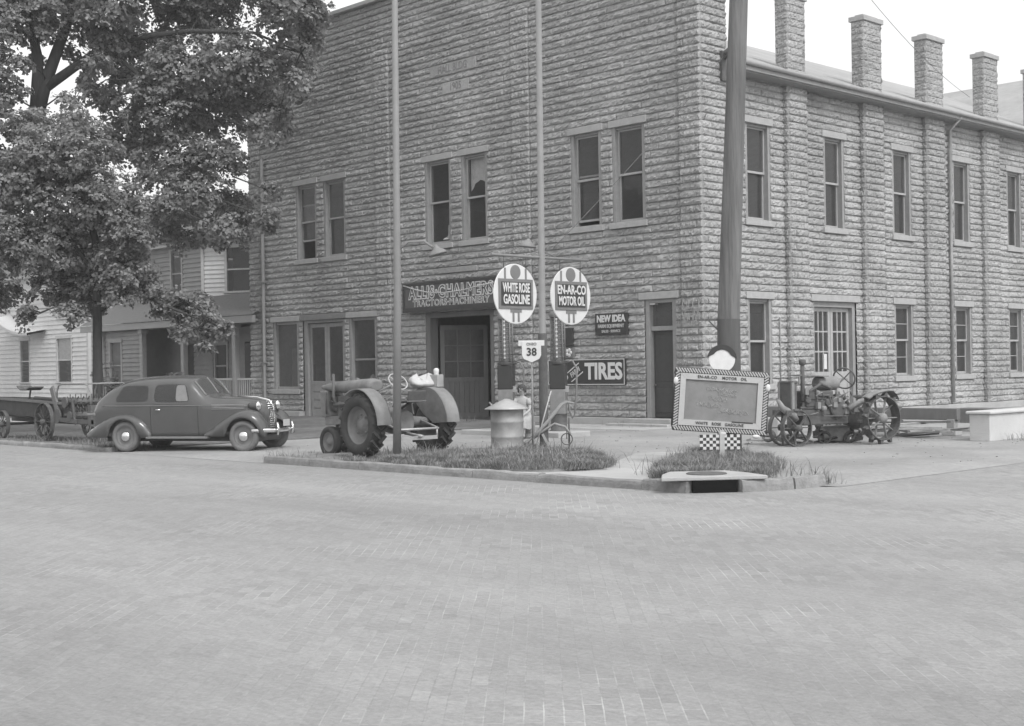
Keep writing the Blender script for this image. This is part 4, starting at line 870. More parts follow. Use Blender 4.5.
b=MB(); b.cbox((1.88,0,1.04),(.12,.42,.58)); b.cbox((1.88,0,1.34),(.15,.46,.06)); b.cbox((1.88,0,.76),(.15,.54,.06)); b.build('radiator','iron',ot,.02)
for y in (.245,-.245): b=MB(); b.cbox((1.94,y*.85,1.04),(.06,.05,.6)); b.build('radiator_post','rustlight',ot)
b=MB(); b.tube([(1.66,.18,.95),(1.66,.2,1.3),(1.66,.2,1.75)],.045,10); b.lathe([(.05,1.7),(.075,1.72),(.075,1.8),(.05,1.82)],(1.66,.2,0),n=14); b.build('exhaust_stack','rust',ot)
b=MB()
for x in (1.2,1.45): b.lathe([(.11,.75),(.12,1.0),(.1,1.05),(.1,1.15),(0,1.17)],(x,.05,0),n=14)
b.cbox((1.25,0,.82),(.8,.34,.2)); b.lathe([(0,.16),(.08,.16),(.09,.1),(.09,-.05)],(1.0,.1,.9),(0,1,0),14); b.lathe([(0,.16),(.06,.16),(.07,.1),(.07,-.05)],(1.5,.1,.93),(.3,1,.2),14); b.bar((.7,.22,.95),(1.6,.24,1.0),.02); b.bar((1.3,.26,.75),(1.35,.24,1.3),.025); b.cbox((.7,.2,1.0),(.2,.12,.14)); b.bar((.5,.3,.6),(1.2,.3,.62),.03); b.tube([(1.5,.2,.9),(1.5,.24,1.15),(1.2,.24,1.3),(.9,.2,1.2)],.035,8); b.tube([(.9,.25,.8),(1.0,.26,1.05),(1.25,.22,1.05)],.025,8); b.tube([(1.7,.15,.8),(1.1,.22,.78)],.03,8); b.cbox((.85,.18,.92),(.12,.14,.2)); b.build('engine_block','rust',ot,.012)
b=MB(); b.lathe([(.0,0),(.12,.0),(.15,.03),(.15,.55),(.12,.58),(0,.58)],(.55,0,1.30),(1,0,0),20); b.tube([(.62,.1,.85),(.62,.1,1.2)],.02); b.tube([(1.0,-.1,.85),(1.0,-.1,1.2)],.02); b.build('fuel_tank','rustlight',ot)
b=MB(); b.prism([(.95,1.44),(1.75,1.48),(1.75,1.50),(.95,1.465)],-.2,.22); b.bar((1.75,.2,1.46),(1.75,.2,1.3),.03); b.build('tank_plate','rustlight',ot)
b=MB(); rows=[]
for x,w,z0,z1 in ((-.3,.2,.35,.7),(0,.26,.3,.8),(.3,.22,.4,.85),(.6,.18,.5,.9),(.85,.16,.55,.95)):
    rows.append([(x,w*math.cos(a),(z0+z1)/2+(z1-z0)/2*math.copysign(abs(math.sin(a))**.6,math.sin(a))) for a in np.linspace(0,2*PI,16,endpoint=False)])
b.grid(rows,wrap=True); b.add(rows[0],[tuple(range(16))]); b.add(rows[-1],[tuple(range(16))]); b.tube([(0,-.7,.55),(0,.7,.55)],.09,12); b.build('gear_housing','rust',ot)
b=MB(); b.M=Matrix.Translation((.42,.1,1.40))@Matrix.Rotation(R(35),4,'Z')@Matrix.Rotation(R(-72),4,'Y'); b.tube([(.23*math.cos(a),.23*math.sin(a),0) for a in np.linspace(0,2*PI,31)],.018,8,False)
for k in range(4): a=PI/4+k*PI/2; b.tube([(0,0,0),(.23*math.cos(a),.23*math.sin(a),0)],.013,6)
b.M=Matrix.Identity(4); b.tube([(.42,.1,1.4),(.9,.1,1.1)],.02); b.build('steering_wheel','iron',ot)
b=MB(); b.prism([(-.55,1.0),(-.3,.96),(-.1,1.02),(-.1,.98),(-.3,.92),(-.55,.96)],-.2,.2); b.tube([(0,0,.75),(-.35,0,.95)],.03); b.build('seat','rustlight',ot)
b=MB(); b.tube([(.5,.3,.75),(.2,.35,.9),(-.15,.5,1.0)],.06,8); b.tube([(.4,.2,.8),(.55,.22,1.15)],.015); b.tube([(.3,-.2,.8),(.4,-.22,1.2)],.015); b.build('lever','rustlight',ot)
out=[(.42,.98),(.3,1.05),(.1,1.10),(-.1,1.13),(-.25,1.12),(-.36,1.04),(-.42,.94)]
b=MB(); b.grid([[(x,.62,z+.01),(x,.72,z+.03),(x,.86,z)] for x,z in out]); b.grid([[(x,.62,z-.01),(x,.72,z+.01),(x,.86,z-.02)] for x,z in out]); b.build('bent_sheet','rustlight',ot)
b=MB(); q=random.Random(14)
for i in range(34):
    x=q.uniform(.3,1.75); y=q.uniform(.12,.30); z=q.uniform(.62,1.15); k=i%4
    if k==0: b.tube([(x,y,z),(x+q.uniform(-.3,.3),y+q.uniform(-.05,.05),z+q.uniform(-.3,.3))],q.uniform(.010,.022),6)
    elif k==1: b.cbox((x,y,z),(q.uniform(.05,.14),q.uniform(.05,.1),q.uniform(.05,.14)))
    elif k==2: b.lathe([(0,.05),(q.uniform(.03,.065),.05),(.05,-.05),(0,-.05)],(x,y,z),(q.uniform(-.3,.3),1,q.uniform(-.3,.3)),10)
    else: b.tube([(x,y,z),(x+.1,y+.06,z+.1),(x+.25,y+.03,z+.02)],.014,6)
b.build('engine_fitting','rustlight',ot)
# ------------------------------------------------------------------ wagon, pumps, barrel, plough, pole, dock
wg=thing('farm_spreader','dark old farm wagon with iron wheels standing at the kerb behind the sedan','wagon',(-9.9,-13.05,.07),0)
def ironwheel(parent,x,y,r,n,w=.10):
    b=MB(); o=(x,y,r); b.lathe([(r,w/2),(r,-w/2),(r-.02,-w/2),(r-.02,w/2)],o,(0,1,0),40,closed=True,smooth=False)
    wh=b.build('wheel','rust',parent); b=MB(); b.lathe([(0,.1),(.06,.1),(.07,.06),(.07,-.06),(.06,-.1),(0,-.1)],o,(0,1,0),16)
    for k in range(n): a=2*PI*k/n; b.tube([(x+.05*math.cos(a),y,r+.05*math.sin(a)),(x+(r-.01)*math.cos(a),y,r+(r-.01)*math.sin(a))],.013,6)
    b.build('spokes','iron',wh)
ironwheel(wg,0,-.62,.47,12); ironwheel(wg,0,.62,.47,12); ironwheel(wg,-2.6,-.55,.36,10); ironwheel(wg,-2.6,.55,.36,10)
b=MB()
for y in (-.48,.48): b.prism([(-3.0,.62),(.75,.55),(.75,.92),(-3.0,1.02)],y-.02,y+.02)
b.box(-3.0,.7,-.46,.46,.56,.62); b.box(-3.02,-2.98,-.46,.46,.62,1.0); b.build('box_body','wagon',wg)
b=MB(); b.bar((-3.0,-.52,1.03),(.75,-.52,.93),.05,.06); b.bar((-3.0,.52,1.03),(.75,.52,.93),.05,.06); b.build('top_rail','wooddark',wg)
b=MB(); b.tube([(-2.6,-.55,.36),(-2.6,.55,.36)],.035); b.tube([(0,-.62,.47),(0,.62,.47)],.04); b.bar((-3.2,0,.48),(1.2,0,.45),.1,.12); b.build('axle','iron',wg)
b=MB(); b.tube([(-2.0,-.1,.95),(-1.9,-.1,1.25)],.025); b.prism([(-2.3,1.36),(-2.1,1.27),(-1.75,1.27),(-1.55,1.34),(-1.55,1.30),(-1.75,1.235),(-2.1,1.235),(-2.3,1.32)],-.3,.1); b.build('spring_seat','iron',wg,.01)
b=MB(); b.M=Matrix.Translation((.42,-.52,.95))@Matrix.Rotation(R(-28),4,'Y'); b.box(-.09,.09,-.03,.03,-.35,.42); b.build('slanted_board','wooddark',wg,.01)
b=MB()
for (x,z,r) in ((1.0,.95,.2),(1.25,.62,.22)):
    b.tube([(x,-.5,z),(x,.5,z)],r*.45,12)
    for k in range(8):
        for j in range(7): a=2*PI*k/8; b.tube([(x,-.42+.14*j,z),(x+r*math.cos(a),-.42+.14*j,z+r*math.sin(a))],.012,5,False)
b.build('beater','iron',wg)
b=MB()
for (x,z,r) in ((1.0,.95,.14),(1.25,.62,.12),(.6,.62,.18)): q=MB(); q.lathe([(0,.02),(r,.02),(r,-.02),(0,-.02)],(x,-.56,z),(0,1,0),20,smooth=False); q.build('gear_wheel','iron',wg)
b.bar((.3,-.54,.55),(1.6,-.54,.5),.06,.1); b.bar((.3,.54,.55),(1.6,.54,.5),.06,.1); b.bar((1.45,-.54,.5),(1.35,-.54,1.05),.05); b.bar((.75,-.5,.95),(1.5,-.5,1.0),.05); b.build('drive_gear','iron',wg)
b=MB()
for y in (-.5,.5): b.tube([(.45,y,.95),(.46,y,1.22),(.56,y,1.36),(.75,y,1.40),(1.9,y,1.40),(2.1,y,1.36),(2.2,y,1.2),(2.22,y,.9)],.022,8)
for x in (.75,1.9): b.tube([(x,-.5,1.40),(x,.5,1.40)],.018,6)
b.build('pipe_hoop','rustlight',wg)
b=MB(); b.bar((1.5,-.5,.5),(2.3,-.5,.5),.08,.1); b.bar((1.5,.5,.5),(2.3,.5,.5),.08,.1); b.box(2.15,2.3,-.55,.55,.4,.9); b.tube([(1.9,-.3,.0),(1.9,-.3,.5)],.05); b.tube([(1.9,.3,.0),(1.9,.3,.5)],.05); b.build('tail_frame','iron',wg)
# gas pumps
def pump(x,y,lab):
    s=thing('gas_pump',lab,'gas pump',(x,y,.04),R(35))
    b=MB(); b.lathe([(.26,.0),(.26,.10),(.2,.16),(.19,.50),(.2,.52)],n=24); b.build('base','iron',s)
    b=MB(); b.box(-.185,.185,-.185,.185,.52,1.12); b.build('cabinet','fender',s,.02)
    b=MB(); b.box(-.19,.19,-.19,.19,1.12,1.72); b.lathe([(.22,1.72),(.22,1.78),(.17,1.80)],n=24); b.build('upper_cabinet','signdark',s,.02)
    b=MB(); b.lathe([(.15,1.80),(.15,2.85)],n=24); b.build('glass_cylinder','dustglass',s)
    b=MB(); 
    for k in range(6): a=2*PI*k/6+.3; b.tube([(.17*math.cos(a),.17*math.sin(a),1.78),(.17*math.cos(a),.17*math.sin(a),2.9)],.014,6)
    for k in range(9): b.lathe([(.151,1.9+.105*k),(.156,1.905+.105*k),(.151,1.91+.105*k)],n=20)
    b.build('cage_rod','pipe',s)
    b=MB()
    for k in range(10): b.box(-.02,.02,-.165,-.155,1.88+.1*k,1.92+.1*k)
    b.box(-.004,.004,-.158,-.15,1.88,2.82); b.build('gauge_scale','white',s)
    b=MB(); b.lathe([(.19,2.85),(.2,2.9),(.19,2.97),(.08,3.02),(.08,3.06)],n=24); b.build('crown','signmid',s)
    b=MB(); b.ball((0,0,3.19),.15,20,(1,.5,1)); b.build('globe','white',s)
    b=MB(); b.tube([(.19,-.05,1.74),(.36,-.07,1.80),(.46,-.08,1.6),(.44,-.08,1.0),(.40,-.06,.55),(.34,-.05,.42),(.27,-.06,.6),(.24,-.08,.95)],.026,8); b.build('hose','signmid',s)
    b=MB(); b.tube([(.24,-.08,.95),(.23,-.12,1.15)],.02,8); b.box(.18,.27,-.14,-.1,1.05,1.2); b.build('nozzle','tin',s)
    b=MB(); b.box(-.24,-.19,-.1,.1,1.3,1.55); b.build('crank_box','tin',s)
    return s
pump(-2.0,-5.4,'gravity gas pump behind the metal barrel, left of its pair'); pump(-.4,-5.2,'gravity gas pump behind the walking plough, right of its pair')
b=MB(); b.box(-3.1,.3,-5.95,-4.85,.0,.16); tag(b.build('pump_island','concrete',bevel=.02),'low concrete island carrying the two gas pumps','pump island')
# barrel with conical lid
s=thing('metal_barrel','large galvanised drum with a conical lid standing in the grass','barrel',(3.3,-10.45,.08))
b=MB(); b.lathe([(.0,.0),(.315,.0),(.325,.02),(.315,.04),(.315,.26),(.325,.28),(.315,.30),(.318,.55),(.328,.57),(.318,.59),(.32,.80),(.33,.82)],n=40); b.build('drum','zinc',s)
b=MB(); b.lathe([(.0,1.015),(.05,1.01),(.43,.83),(.435,.81),(.40,.815),(.0,.98)],n=40); b.build('lid','tin',s)
b=MB(); b.tube([(-.45,.05,.86),(-.62,.12,.93)],.018,6); b.build('lid_stick','wood',s)
# walking plough
s=thing('walking_plough','weathered walking plough with long curved handles lying in front of the right gas pump','plough',(3.42,-9.72,.08),R(48))
b=MB()
for y in (-.0,.34): b.tube([(-.22,0+y*.25,.12),(.0,y*.5,.34),(.35,y*.9,.72),(.48,y,.87),(.58,y,.92),(.72,y,.89)],[.035,.035,.03,.025,.022,.02],8)
b.build('handle','rubbish',s)
b=MB(); b.tube([(-.2,.02,.14),(.1,.0,.36),(.32,-.1,.5),(.52,-.15,.44),(.62,-.15,.3)],.026,8); b.bar((.2,.05,.42),(.25,.3,.48),.03); b.build('beam','rubbish',s)
b=MB(); b.bar((-.3,0,.03),(.3,.05,.03),.05,.05); b.bar((.08,.0,.3),(.22,.02,.03),.03,.05); b.prism([(-.3,.03),(-.28,.16),(-.1,.25),(.0,.05)],-.03,.03); b.bar((-.1,0,.2),(.02,0,.03),.03); b.build('share','tin',s)
b=MB(); b.lathe([(.12,.015),(.12,-.015),(.1,-.015),(.1,.015)],(.55,-.15,.2),(0,1,0),20,closed=True); b.bar((.55,-.15,.2),(.55,-.15,.42),.02); b.tube([(.6,-.1,.0),(.6,-.1,.62)],.018); b.build('coulter','rust',s)
# thin leaning rod by the marker
b=MB(); b.tube([(0,0,0),(.22,.25,1.15)],.013,6); o=b.build('leaning_rod','lettergrey'); o.location=(3.55,-9.95,.08); tag(o,'thin pale rod leaning between the route marker and the sign post','rod')
# utility pole
s=thing('utility_pole','thick wooden utility pole with a dark painted lower band behind the chalkboard sign','utility pole',(8.27,-9.98,0))
b=MB(); b.tube([(0,0,0),(.02,.01,2.45),(.1,.07,4.6),(.2,.15,7.3),(.36,.27,11.5)],[.205,.19,.175,.16,.14],18); b.build('pole_shaft','polewood',s)
b=MB(); b.tube([(0,0,.0),(.02,.01,2.46)],[.208,.194],18,False); b.build('dark_band','poleband',s)
b=MB(); b.bar((-.05,-.05,2.45),(-.36,-.37,2.45),.03,.03); b.bar((-.22,-.23,2.44),(-.06,-.07,2.2),.022); b.build('iron_bracket','iron',s)
b=MB(); b.bar((-.9,1.1,10.8),(1.5,-.7,10.8),.1,.12); b.build('crossarm','polewood',s)
# overhead wires to the corner
def wire(p0,p1,sag,name,lab):
    p0=Vector(p0);p1=Vector(p1); b=MB(); b.tube([p0.lerp(p1,t)+Vector((0,0,-sag*4*t*(1-t))) for t in np.linspace(0,1,20)],.007,5); tag(b.build(name,'iron'),lab,'wire')
wire((.2,.8,10.0),(3.5,-9.3,4.05),.12,'service_wire','thin overhead wire slanting from the building corner to the sign post crossbar')
wire((.35,.7,10.0),(8.6,-9.7,10.6),.3,'service_wire','thin overhead wire joining the building corner to the utility pole')
wire((.3,14,10.5),(8.65,-9.7,10.7),.5,'service_wire','thin overhead wire passing in front of the chimneys to the utility pole')
# dock and scrap
s=thing('timber_rail','low dark timber rail on short posts running out from the side wall','rail',(0,0,.04))
b=MB()
b.box(.3,7.6,-.90,-.74,.34,.60); b.build('beam','wooddark',s,.015)
b=MB()
for x in (7.45,5.0,2.5):
    b=MB(); b.box(x-.09,x+.09,-.93,-.75,.14,.36); b.build('post','wood',s,.01)
    b=MB(); b.box(x-.17,x+.17,-1.02,-.7,.0,.14); b.build('footing','concrete',s,.02)
b=MB(); b.box(0,.45,0,6.5,.0,.56); b.box(-.05,.5,-.06,6.5,.56,.62); o=b.build('retaining_wall','whitewash',bevel=.02); o.location=(8.72,-2.5,.03); tag(o,'low whitewashed concrete wall at the right end of the timber rail','wall')
s=thing('dark_crate','dark wooden crate on the ground behind the white wall','crate',(7.2,1.2,.24)); b=MB(); b.box(-.6,1.4,-.3,.3,.0,.34); b.build('crate_body','wooddark',s,.01); b=MB()
for x in (-.6,.35,1.3): b.box(x,x+.1,-.33,-.3,.0,.34)
b.build('crate_slat','wood',s)
b=MB(); b.box(-.17,.17,-.2,.2,0,.5); o=b.build('concrete_block','concrete',bevel=.03); o.location=(5.2,-4.5,.04); o.rotation_euler=(0,0,R(35)); tag(o,'pale upright concrete block left of the old iron wheeled tractor','concrete block')
s=thing('wooden_box','weathered wooden box lying under the old iron wheeled tractor','box',(6.6,-4.2,.05),R(50)); b=MB(); b.box(-.27,.27,-.2,.2,.02,.30); b.build('box_side','rubbish',s,.01); b=MB(); b.box(-.29,.29,-.22,.22,.30,.33); b.build('box_lid','rustlight',s)
rr=random.Random(21)
for i in range(16):
    L_=rr.uniform(.8,2.0); b=MB(); b.box(-L_/2,L_/2,-.06,.06,0,.035); o=b.build('scrap_board','rubbish' if i%3 else 'wooddark'); x=rr.uniform(5.6,7.7); y=rr.uniform(-2.6,-1.2)
    o.location=(x,y,.06+.03*i*.6); o.rotation_euler=(rr.uniform(-.1,.1),rr.uniform(-.12,.12),R(rr.uniform(-30,60))); tag(o,'weathered scrap board in the heap in front of the timber rail','board','scrap boards heaped by the timber rail')
for i in range(22):
    b=MB(); k=rr.randrange(4)
    if k==0: b.tube([(-.3,0,0),(.0,.08,.05),(.3,0,.03)],.03,8)
    elif k==1: b.cbox((0,0,.05),(rr.uniform(.2,.5),.15,.1))
    elif k==2: b.lathe([(.14,.03),(.14,-.03),(.1,-.03),(.1,.03)],(0,0,.08),(rr.uniform(-1,1),.6,.5),18,closed=True)
    else: b.cbox((0,0,.03),(rr.uniform(.4,.8),.09,.03))
    o=b.build('scrap_iron','rust' if i%2 else 'rustlight'); t_=rr.uniform(0,1); o.location=(5.7+1.3*t_+rr.uniform(-.4,.4),-5.6+1.9*t_+rr.uniform(-.4,.4),.05+rr.uniform(0,.16)); o.rotation_euler=(rr.uniform(-.3,.3),rr.uniform(-.3,.3),rr.uniform(0,6)); tag(o,'piece of rusty scrap iron on the ground under the old tractor','scrap','scrap iron under the old tractor')
# ------------------------------------------------------------------ seated person by the pumps
def skin_body(name,verts,edges,root,mat,parent):
    me=bpy.data.meshes.new(name); me.from_pydata([v[:3] for v in verts],edges,[]); o=bpy.data.objects.new(name,me); COL.objects.link(o); o.parent=parent
    sk=o.modifiers.new('skin','SKIN'); 
    for i,v in enumerate(verts): me.skin_vertices[0].data[i].radius=(v[3],v[4] if len(v)>4 else v[3])
    me.skin_vertices[0].data[root].use_root=True; sk.use_smooth_shade=True
    s=o.modifiers.new('sub','SUBSURF'); s.levels=2; s.render_levels=2; me.materials.append(MT[mat]); return o
ps=thing('person','person in light dress seated by the gas pumps behind the metal barrel','person',(-.33,-6.45,.04),R(30))
V=[(0,0,.48,.12,.10),(0,-.02,.64,.105,.09),(0,-.06,.80,.115,.09),(0,-.09,.92,.10,.075),(0,-.11,.99,.045),(0,-.125,1.04,.048),(0,-.135,1.10,.075,.085),(0,-.135,1.17,.078,.09),(0,-.13,1.23,.05)]
E_=[(i,i+1) for i in range(8)]
for s in (-1,1):
    o=len(V); V+=[(s*.09,-.03,.46,.085),(s*.11,-.22,.485,.075),(s*.115,-.42,.47,.056),(s*.11,-.41,.28,.052),(s*.10,-.40,.09,.034),(s*.105,-.46,.045,.035),(s*.115,-.57,.03,.024)]
    E_+=[(0,o)]+[(o+i,o+i+1) for i in range(6)]
    o=len(V); V+=[(s*.145,-.09,.90,.05),(s*.19,-.14,.76,.038),(s*.20,-.22,.66,.034),(s*.13,-.36,.58,.026),(s*.10,-.42,.555,.028)]
    E_+=[(3,o)]+[(o+i,o+i+1) for i in range(4)]
    for k,(dx,l) in enumerate(((-.024,.062),(-.008,.075),(.008,.07),(.024,.055))):
        f=len(V); V+=[(s*.10+dx,-.455,.55,.009),(s*.10+dx*1.2,-.455-l*.6,.535,.008),(s*.10+dx*1.25,-.455-l*.85,.505,.007)]; E_+=[(o+4,f),(f,f+1),(f+1,f+2)]
    f=len(V); V+=[(s*.10-s*.035,-.42,.55,.010),(s*.10-s*.055,-.46,.535,.008)]; E_+=[(o+4,f),(f,f+1)]
skin_body('body',V,E_,0,'skin',ps)
b=MB(); rows=[]
for (y,z,rx,ry) in ((-.085,.945,.10,.07),(-.08,.90,.165,.10),(-.06,.80,.15,.115),(-.03,.66,.13,.115),(-.02,.58,.17,.15),(-.06,.53,.20,.22),(-.16,.50,.22,.33),(-.20,.42,.225,.34),(-.22,.30,.235,.33),(-.22,.24,.24,.33)):
    rows.append([(rx*math.cos(a),y+ry*math.sin(a),z+(.02*math.sin(5*a) if z<.5 else 0)) for a in np.linspace(0,2*PI,22,endpoint=False)])
b.grid(rows,wrap=True); b.build('dress','dress',ps)
for s in (-1,1):
    b=MB(); b.tube([(s*.13,-.09,.91),(s*.165,-.115,.85),(s*.185,-.135,.78)],[.062,.06,.056],12); b.build('sleeve','dress',ps)
    b=MB(); b.ball((s*.032,-.222,1.155),.011,8); b.build('eye','white',ps)
    b=MB(); b.ball((s*.108,-.50,.042),.05,10,(.85,1.9,.8)); b.build('shoe','black',ps)
b=MB(); b.ball((0,-.228,1.125),.016,8,(1,1.2,1.4)); b.build('nose','skin',ps); b=MB(); b.ball((0,-.217,1.09),.02,8,(1.2,.5,.35)); b.build('mouth','hair',ps)
b=MB(); rows=[]
for t in np.linspace(0,1,9):
    z=1.07+.20*t; rr_=.105*math.cos(max(t-.35,0)*1.9)**.6 if t<1 else .01
    rows.append([(rr_*math.cos(a),-.115+rr_*1.05*math.sin(a)+(.0),z+.07*max(-math.sin(a),0)*(1-t)) for a in np.linspace(0,2*PI,20,endpoint=False)])
b.grid(rows,wrap=True); b.build('hair','hair',ps)
s=thing('wooden_crate','small wooden crate used as a seat beside the gas pumps','crate',(-.33,-6.45,.04),R(30)); b=MB()
b.box(-.22,.22,-.14,.2,.0,.37); b.build('crate_box','wood',s,.01)
b=MB()
for z in (.03,.15,.27): b.box(-.225,.225,-.155,-.14,z,z+.08)
b.build('crate_slat','rubbish',s)
# ------------------------------------------------------------------ trees
def leaves(clumps,dens,size,seed,spray=.30,per=34,flat=.85):
    g=np.random.default_rng(seed); V=[];
    for (x,y,z,r) in clumps:
        m=max(6,int(dens*r*r)); d=g.normal(size=(m,3)); d/=np.linalg.norm(d,axis=1)[:,None]
        rad=r*(.35+.7*g.random(m)**.6); c=np.array([x,y,z])+d*rad[:,None]*np.array([1,1,flat])
        for k in range(m):
            n=int(per*g.uniform(.5,1.4)); ax=d[k]*.55+np.array([0,0,.75])+g.normal(size=3)*.28; ax/=np.linalg.norm(ax)
            e1=np.cross(ax,[.3,.5,.81]); e1/=np.linalg.norm(e1); e2=np.cross(ax,e1)
            q=np.sqrt(g.random(n))*spray*g.uniform(.7,1.25); a=g.random(n)*2*PI
            h=g.normal(size=n)*.045-q*q*.55
            p=c[k]+e1*(q*np.cos(a))[:,None]+e2*(q*np.sin(a))[:,None]+ax*h[:,None]
            nn=ax+g.normal(size=(n,3))*.42+ (e1*np.cos(a)[:,None]+e2*np.sin(a)[:,None])*.35; nn/=np.linalg.norm(nn,axis=1)[:,None]
            t=(e1*np.cos(a)[:,None]+e2*np.sin(a)[:,None])+g.normal(size=(n,3))*.5; t-=nn*(t*nn).sum(1)[:,None]; t/=np.linalg.norm(t,axis=1)[:,None]
            s=np.cross(nn,t); L_=(size*g.uniform(.65,1.25,n))[:,None]
            V.append(np.stack([p-t*L_*.45,p+s*L_*.46-t*L_*.02+nn*L_*.10,p+t*L_*.55-nn*L_*.06,p-s*L_*.46-t*L_*.02+nn*L_*.10],1))
    return np.concatenate(V).reshape(-1,3)
def foliage(name,vs,mat,parent):
    n=len(vs)//4; me=bpy.data.meshes.new(name); me.vertices.add(len(vs)); me.vertices.foreach_set('co',vs.astype(np.float32).ravel())
    idx=np.arange(n)[:,None]*4+np.array([[0,1,2,0,2,3]]); me.loops.add(n*6); me.loops.foreach_set('vertex_index',idx.ravel().astype(np.int32))
    me.polygons.add(n*2); me.polygons.foreach_set('loop_start',(np.arange(n*2)*3).astype(np.int32)); me.update(calc_edges=True); me.validate()
    me.materials.append(MT[mat]); o=bpy.data.objects.new(name,me); COL.objects.link(o); o.parent=parent; return o
def limb(b,p,r): b.tube(p,r,9)
def tree(name,lab,base,trunk,limbs,clumps,dens,size,mat,seed,cat='tree',twigs=True,**kw):
    t=thing(name,lab,cat,base); bx=Vector(base)
    rel=[(c[0]-bx.x,c[1]-bx.y,c[2]-bx.z,c[3]) for c in clumps]
    b=MB(); limb(b,[Vector(p)-bx for p in trunk[0]],trunk[1]); b.build('trunk','bark',t)
    r=random.Random(seed)
    for pts,rad in limbs: b=MB(); limb(b,[Vector(p)-bx for p in pts],rad); b.build('limb','bark',t)
    if twigs:
        b=MB(); ends=[Vector(p)-bx for pts,_ in limbs+[trunk] for p in pts[1:]]
        for c in rel:
            e=Vector(c[:3]); s=min(ends,key=lambda q:(q-e).length+ (2 if q.z>e.z+1 else 0)); mid=s.lerp(e,.5)+Vector((r.uniform(-.3,.3),r.uniform(-.3,.3),r.uniform(0,.4)))
            if (s-e).length>3.2: s=e+Vector((-.9,-.8,.5)); mid=s.lerp(e,.5)
            b.tube([s,mid,e],[.03,.022,.010],6)
            for k in range(5): b.tube([mid.lerp(e,k/5),e+Vector((r.uniform(-1,1),r.uniform(-1,1),r.uniform(-.7,.9)))*c[3]*.8],[.015,.005],5,False)
        b.build('branches','bark',t)
    foliage('crown',leaves(rel,dens,size,seed,**kw),mat,t); return t
CROWN_A= [(-12.97, -12.11, 7.78, 0.87), (-11.97, -11.45, 7.72, 0.97), (-13.01, -11.68, 6.59, 1.15), (-11.71, -11.02, 6.51, 0.97), (-11.13, -10.67, 5.59, 0.59), (-13.32, -11.98, 5.23, 0.99), (-13.4, -10.57, 5.17, 1.13), (-13.97, -11.5, 4.18, 0.67), (-13.2, -10.8, 3.97, 0.67), (-11.54, -10.64, 4.7, 0.71), (-13.92, -12.23, 8.58, 0.55), (-13.63, -12.67, 6.99, 1.03), (-13.73, -13.06, 5.34, 1.08), (-12.31, -11.78, 3.36, 0.4), (-11.61, -10.73, 3.89, 0.49), (-15.32, -12.54, 4.03, 0.68), (-15.48, -13.0, 6.89, 0.98), (-14.15, -11.69, 8.87, 0.39), (-13.51, -11.05, 8.85, 0.5), (-11.16, -10.34, 6.24, 0.33), (-13.46, -12.38, 3.31, 0.33), (-14.96, -13.05, 8.22, 0.78), (-11.66, -9.29, 3.62, 0.45), (-11.4, -8.66, 3.37, 0.51), (-11.02, -8.19, 2.97, 0.42), (-9.37, -8.77, 2.86, 0.16), (-11.04, -9.01, 2.8, 0.3), (-11.3, -9.09, 3.81, 0.28), (-11.53, -9.81, 4.1, 0.44), (-9.92, -9.08, 3.41, 0.32), (-11.66, -10.04, 4.52, 0.39), (-9.77, -9.18, 2.41, 0.13), (-11.38, -8.41, 3.71, 0.25)]
CROWN_B= [(-18.85, -5.99, 12.13, 1.4), (-16.58, -5.46, 11.49, 1.36), (-14.6, -4.83, 11.56, 1.14), (-15.57, -2.33, 12.16, 0.94), (-17.36, -6.12, 10.23, 1.37), (-17.2, -4.17, 10.43, 1.27), (-19.17, -6.41, 9.62, 1.0), (-16.93, -6.04, 8.55, 1.23), (-15.59, -5.19, 8.47, 1.03), (-15.41, -3.95, 10.85, 0.85), (-14.29, -3.75, 10.12, 0.51), (-12.88, -3.84, 10.62, 0.5), (-15.78, -6.01, 7.21, 1.02), (-16.51, -3.84, 7.21, 0.8), (-13.31, -4.95, 6.51, 0.43), (-14.12, -5.78, 6.13, 0.62), (-17.6, -6.05, 6.67, 0.85), (-14.21, -4.53, 9.38, 0.38), (-18.36, -7.4, 12.49, 0.84), (-19.19, -8.62, 13.36, 1.16), (-17.59, -7.71, 13.74, 1.47), (-17.9, -4.25, 14.42, 1.89), (-13.24, -4.03, 13.17, 1.19), (-19.85, -9.65, 13.54, 1.15), (-20.13, -11.16, 12.87, 1.89), (-18.32, -6.75, 5.77, 0.52), (-12.95, -3.26, 12.07, 0.32), (-18.16, -8.21, 11.44, 0.22), (-19.26, -7.1, 10.89, 0.53), (-14.07, -4.14, 7.43, 0.32), (-16.91, -5.72, 6.14, 0.46), (-17.56, -4.4, 6.17, 0.4), (-19.54, -11.12, 10.58, 1.25), (-18.52, -10.28, 11.45, 0.25), (-12.81, -3.38, 13.04, 0.63), (-16.13, -3.72, 6.19, 0.33), (-14.69, -3.1, 9.7, 0.26), (-13.72, -4.27, 8.96, 0.22), (-18.03, -8.22, 10.65, 0.38), (-17.27, -8.32, 11.4, 0.35), (-18.59, -8.06, 11.21, 0.29), (-17.47, -9.3, 10.17, 0.25), (-19.79, -7.94, 12.34, 0.23), (-21.38, -8.44, 12.22, 0.2), (-21.23, -7.97, 15.63, 2.02), (-17.41, -5.27, 15.62, 2.31), (-16.12, -2.62, 15.52, 1.68)]
